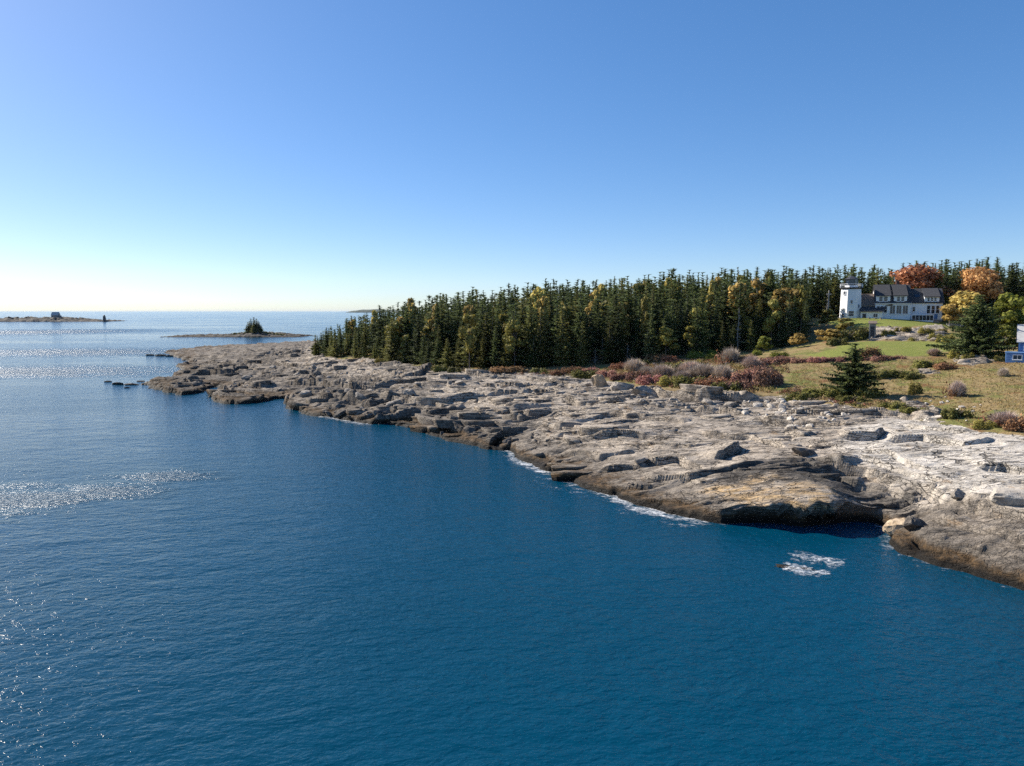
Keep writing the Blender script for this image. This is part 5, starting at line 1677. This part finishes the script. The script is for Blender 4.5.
# ------------------------------------------------------------------ islets
def islet(name, px0, px1, d, hmax, depth, seed, label, prof):
    """low rocky island: a real heightfield of its own"""
    x0 = (px0 - 512) / F * d; x1 = (px1 - 512) / F * d
    n, m_ = 160, 40
    X, Y = np.meshgrid(np.linspace(x0, x1, n), np.linspace(d, d + depth, m_))
    a = (X - x0) / (x1 - x0); b = (Y - d) / depth
    k = (x1 - x0) / 40
    pr = np.interp(a, [p[0] for p in prof], [p[1] for p in prof])
    edge = np.clip(1 - (2 * b - 1) ** 2, 0, 1) ** .4
    hgt = hmax * pr * edge * (0.75 + .5 * fbm(X / (3 * k), Y / (2 * k), seed, 4)) + .35 * k * (perlin(X / (.8 * k), Y / (.5 * k), seed + 3)) * edge - .6 * (1 - edge) - .15 * (pr < .05)
    hgt = hgt + .3 * k * (voronoi(X / k, Y / (.5 * k), seed + 9)[2] - .5) * edge * (pr > .05)
    ii = np.arange(n * m_).reshape(m_, n)
    q = np.stack([ii[:-1, :-1], ii[:-1, 1:], ii[1:, 1:], ii[1:, :-1]], -1).reshape(-1, 4)
    V = np.stack([X.ravel(), Y.ravel(), hgt.ravel()], -1)
    me = mesh_from(name, V, [q], M_islet)
    return tag(link(name, me), label, "islet", kind="structure"), (X, Y, hgt)


t = NT("islet_rock")
P = t.pos(); z = t.n("SeparateXYZ"); t.l(P, z.inputs[0])
n1 = t.noise(P, .18, 5, .65); n2 = t.noise(P, .9, 4, .65)
c = t.mix(t.ramp(n1, .35, .65), (.035, .031, .027), (.11, .096, .08))
c = t.mix(t.math('MULTIPLY', t.ramp(n2, .5, .68), .6), c, (.06, .052, .042))
c = t.mix(t.ramp(t.math('ADD', z.outputs[2], n1), 1.5, .9), c, (.03, .025, .02))
M_islet = t.done(t.principled(c, .9, t.bump(t.math('MULTIPLY', n2, .5), 1.0, .8), .25))
_, isl = islet("rocky_islet", 157, 300, 545, 3.6, 48, 3, "low dark rocky islet with one clump of spruces", [(0, .0), (.04, .12), (.2, .3), (.35, .32), (.45, .5), (.6, .85), (.68, 1), (.76, .75), (.85, .45), (.95, .2), (1, 0)])
_, isl2 = islet("rocky_island", -40, 100, 1340, 8.0, 110, 8, "long low dark island on the horizon carrying a small building", [(0, .5), (.2, .8), (.45, .9), (.62, 1), (.75, .7), (.82, .35), (.88, .3), (.95, .2), (1, 0)])
_, isl3 = islet("rocky_reef", 101, 109, 1340, 2.0, 14, 12, "tiny reef at the end of the far island under the day beacon", [(0, 0), (.3, .8), (.6, 1), (1, 0)])


def isl_z(g, x, y):
    X, Y, Hh = g
    i = np.argmin((X - x) ** 2 + (Y - y) ** 2)
    return float(Hh.ravel()[i])


for k, (px, dy, yt, wpx) in enumerate([(255, 20, 316.5, 7), (250, 24, 320.5, 6), (259, 22, 320, 6), (262, 18, 324, 5), (247, 18, 324.5, 5), (254, 14, 322, 6), (252, 22, 318, 7), (257, 21, 318, 7), (260, 20, 321.5, 6), (249, 20, 321.5, 6), (255, 16, 319.5, 7)]):
    d = 545 + dy; x = (px - 512) / F * d; z = isl_z(isl, x, d)
    Hh = height_for(x, d, z, yt)
    o = link("spruce_tree", None, None, (x, d, z - .3), k); o.scale = (Hh / 14 * 1.75, Hh / 14 * 1.75, Hh / 14)
    link("crown", SPR[(0, 2, 5, 2, 0, 5)[k % 6]][1], o); link("trunk", SPR[0][2], o)
    tag(o, "spruce in the small clump on top of the rocky islet", "tree", "spruces on the islet")
for k, (px, w_px, h_px) in enumerate([(238, 10, 2.5), (268, 9, 3), (276, 8, 2.2), (282, 8, 1.6)]):
    d = 560; x = (px - 512) / F * d; z = isl_z(isl, x, d)
    o = link("shrub", None, None, (x, d, z - .3)); o.scale = (w_px / F * d / 2, 3.5, h_px / F * d * 1.2)
    link("foliage", DB["olive"][k % 2], o)
    tag(o, "low dark scrub on the crest of the rocky islet", "shrub", "scrub on the islet")

# building on the far island
d = 1385.0; x = (58 - 512) / F * d; z = isl_z(isl2, x, d)
kb = link("island_house", None, None, (x, d, z - .5), R(15))
tag(kb, "grey white building with a pitched roof alone on the far island", "house")
m = MB(); m.prism([(-6, 0), (6, 0), (6, 6), (0, 11.5), (-6, 6)], 'x', -6.5, 5.5); m.box(5.52, 8.5, -3.5, 3.5, 0, 5); m.build("wall", M_found, kb)
m = MB(); m.prism([(-6.6, 5.6), (0, 11.7), (0, 12.1), (-6.6, 6.0)], 'x', -6.8, 5.8); m.prism([(6.6, 5.6), (.02, 11.7), (.02, 12.1), (6.6, 6.0)], 'x', -6.8, 5.8); m.box(5.82, 8.8, -3.8, 3.8, 5.02, 5.4); m.build("roof", M_lroof, kb)
# day beacon
d = 1347.0; x = (106 - 512) / F * d; z = isl_z(isl3, x, d)
bc = link("day_beacon", None, None, (x, d, z - .6), 0)
tag(bc, "dark stubby beacon tower standing off the end of the far island", "beacon")
m = MB(); frust(m, 3.0, 0, 2.3, 8.0, 8); m.build("tower_wall", M_steel, bc)
m = MB(); frust(m, 2.8, 8.01, 2.8, 8.5); frust(m, 1.5, 8.51, 1.5, 10.2); frust(m, 1.9, 10.21, .3, 11.6); m.build("lantern", M_steel, bc)

# far blue headland on the horizon
hx0, hx1, hd = (344 - 512) / F * 9000, (380 - 512) / F * 9000, 9000.0
n = 90
X, Y = np.meshgrid(np.linspace(hx0, hx1 + 300, n), np.linspace(hd, hd + 500, 14))
a = (X - hx0) / (hx1 + 300 - hx0); b = (Y - hd) / 500
hh = 44 * np.interp(a, [0, .08, .25, .5, .8, 1], [0, .5, .9, 1, .8, .5]) * np.clip(1 - (2 * b - 1) ** 2, 0, 1) ** .5 * (1 + .12 * fbm(X / 120, Y / 200, 5, 3)) - 2
ii = np.arange(n * 14).reshape(14, n)
q = np.stack([ii[:-1, :-1], ii[:-1, 1:], ii[1:, 1:], ii[1:, :-1]], -1).reshape(-1, 4)
M_far = simple_mat("far_wooded_hill", (.05, .065, .045), .95, .3, .02)
tag(link("hills", mesh_from("hills", np.stack([X.ravel(), Y.ravel(), hh.ravel()], -1), [q], M_far)), "long low wooded island far away on the horizon behind the wood", "hills", kind="structure")

# ------------------------------------------------------------------ breaking water
def foam(px_line, width, label, seed, dens=.5, cover=1.0):
    """thin sheet of churned white water lying on the sea, broken up by its own noise"""
    pts = [Vector((*at(x, y, 0)[:2], 0)) for x, y in px_line]
    P2 = []
    for a_, b_ in zip(pts[:-1], pts[1:]):
        for k in range(8): P2.append(a_.lerp(b_, k / 8))
    P2.append(pts[-1])
    V, Q, T = [], [], []
    m_ = 7
    for i, p in enumerate(P2):
        d = (P2[min(i + 1, len(P2) - 1)] - P2[max(i - 1, 0)]).normalized(); nrm_ = Vector((d.y, -d.x, 0))
        for j in range(m_):
            s = j / (m_ - 1)
            q = p + nrm_ * (s - .35) * width
            V.append((q.x, q.y, .05 + .05 * math.sin(i * 1.7 + j)))
            ends = min(1, min(i, len(P2) - 1 - i) / 5)
            T.append((.25 + .75 * (1 - abs(s - .35) / .65)) * ends if 0 < j < m_ - 1 else 0)
    for i in range(len(P2) - 1):
        for j in range(m_ - 1):
            Q.append((i * m_ + j, i * m_ + j + 1, (i + 1) * m_ + j + 1, (i + 1) * m_ + j))
    me = mesh_from("sea_foam", V, [np.array(Q)], M_foam)
    at_ = me.attributes.new("fade", 'FLOAT', 'POINT'); at_.data.foreach_set("value", np.clip(np.array(T, np.float32) * cover, 0, 1))
    return tag(link("sea_foam", me), label, "foam", kind="stuff")


t = NT("sea_foam")
P = t.pos()
fa = t.n("Attribute", attribute_name="fade").outputs["Fac"]
n1 = t.noise(t.mapping(P, (.55, .9, 1)), 1.0, 6, .68, 1.2)
n2 = t.noise(P, 3.2, 5, .7)
k = t.math('ADD', t.math('MULTIPLY', n1, .75), t.math('MULTIPLY', n2, .45))
thr = t.lin(fa, 0, 1, .86, .50)
al = t.ramp(t.math('SUBTRACT', k, thr), 0.0, .30)
bs = t.principled((.80, .82, .84), .7, t.bump(n2, .15), .3)
tr_ = t.n("BsdfTransparent"); mx = t.n("MixShader")
t.l(t.math('MULTIPLY', al, .92), mx.inputs[0]); t.l(tr_.outputs[0], mx.inputs[1]); t.l(bs, mx.inputs[2])
M_foam = t.done(mx.outputs[0])

import mathutils
wl = (HG[:-1, :] > 0.02) != (HG[1:, :] > 0.02)
jj, ii_ = np.nonzero(wl)
kd = mathutils.kdtree.KDTree(len(jj))
for k, (j, i) in enumerate(zip(jj, ii_)): kd.insert((tx[i], ty[j], 0), k)
kd.balance()
FW = [(100, 0), (140, .4), (200, .4), (275, .45), (305, .5), (318, 1.0), (365, .95), (385, .4), (440, .4), (495, .6), (512, 1.1), (560, 1.0), (590, .75), (615, 1.15), (690, 1.1), (712, .75), (745, .45), (860, .35), (880, .9), (905, .75), (1024, .5), (1100, .5)]
FV, FQ, FT, vid = [], [], [], {}
st_ = .3
cells = set()
for j, i in zip(jj[::3], ii_[::3]):
    x, y = tx[i], ty[j]
    if y < 45 or y > 215: continue
    for a_ in range(-13, 14):
        for b_ in range(-13, 14): cells.add((int(round(x / st_)) + a_, int(round(y / st_)) + b_))
def fvert(c):
    if c in vid: return vid[c]
    x, y = c[0] * st_, c[1] * st_
    _, k, dist = kd.find((x, y, 0))
    px, _ = to_px((x, y, 0))
    w_ = float(np.interp(px, [q[0] for q in FW], [q[1] for q in FW]))
    wid = 1.0 + 3.8 * w_ + 2.2 * float(perlin(np.array([x / 5]), np.array([y / 5]), 7)[0])
    vid[c] = len(FV); FV.append((x, y, .045)); FT.append(max(0, w_ * (1.05 - dist / max(.6, wid))))
    return vid[c]
for c in cells:
    x, y = (c[0] + .5) * st_, (c[1] + .5) * st_
    if ground_z(x, y) > .12: continue
    q = [fvert((c[0], c[1])), fvert((c[0] + 1, c[1])), fvert((c[0] + 1, c[1] + 1)), fvert((c[0], c[1] + 1))]
    if max(FT[k] for k in q) > .03: FQ.append(q)
me = mesh_from("sea_foam", FV, [np.array(FQ)], M_foam)
at_ = me.attributes.new("fade", 'FLOAT', 'POINT'); at_.data.foreach_set("value", np.clip(np.array(FT, np.float32), 0, 1))
tag(link("sea_foam", me), "thin broken white surf along the foot of the coastal rocks", "foam", kind="stuff")
foam([(520, 474), (545, 484), (565, 490), (590, 498)], 4.0, "lacy streaks of spent foam drifting off the grey ledges", 1, cover=.72)
foam([(650, 519), (672, 524), (694, 527)], 1.6, "short outer streak of foam off the tan ledge", 3, cover=1.0)
foam([(776, 564), (795, 567), (812, 571), (840, 577)], 3.0, "bright white breaking crest over the sunken rock", 4, cover=1.5)
foam([(778, 552), (805, 557), (830, 562), (856, 568)], 6.5, "lacy foam spreading behind the sunken rock", 5, cover=1.0)
foam([(96, 384), (108, 386), (130, 388)], 2.5, "foam round the rocks awash off the point", 12, cover=.7)
foam([(140, 357), (155, 358), (172, 358.5)], 4, "foam round the black rocks of the spit", 11, cover=.9)

# ------------------------------------------------------------------ air
hm = MB(); hm.box(-45000, 45000, -4000, 45000, -10, 70)
t = NT("haze"); vol = t.n("VolumePrincipled"); vol.inputs["Color"].default_value = (.75, .86, 1, 1); vol.inputs["Density"].default_value = 1.2e-5
vol.inputs["Anisotropy"].default_value = 0.0
t.l(vol.outputs[0], t.out.inputs[1])
tag(hm.build("haze", t.m), "thin pale blue haze over the sea and coast", "haze", kind="stuff")
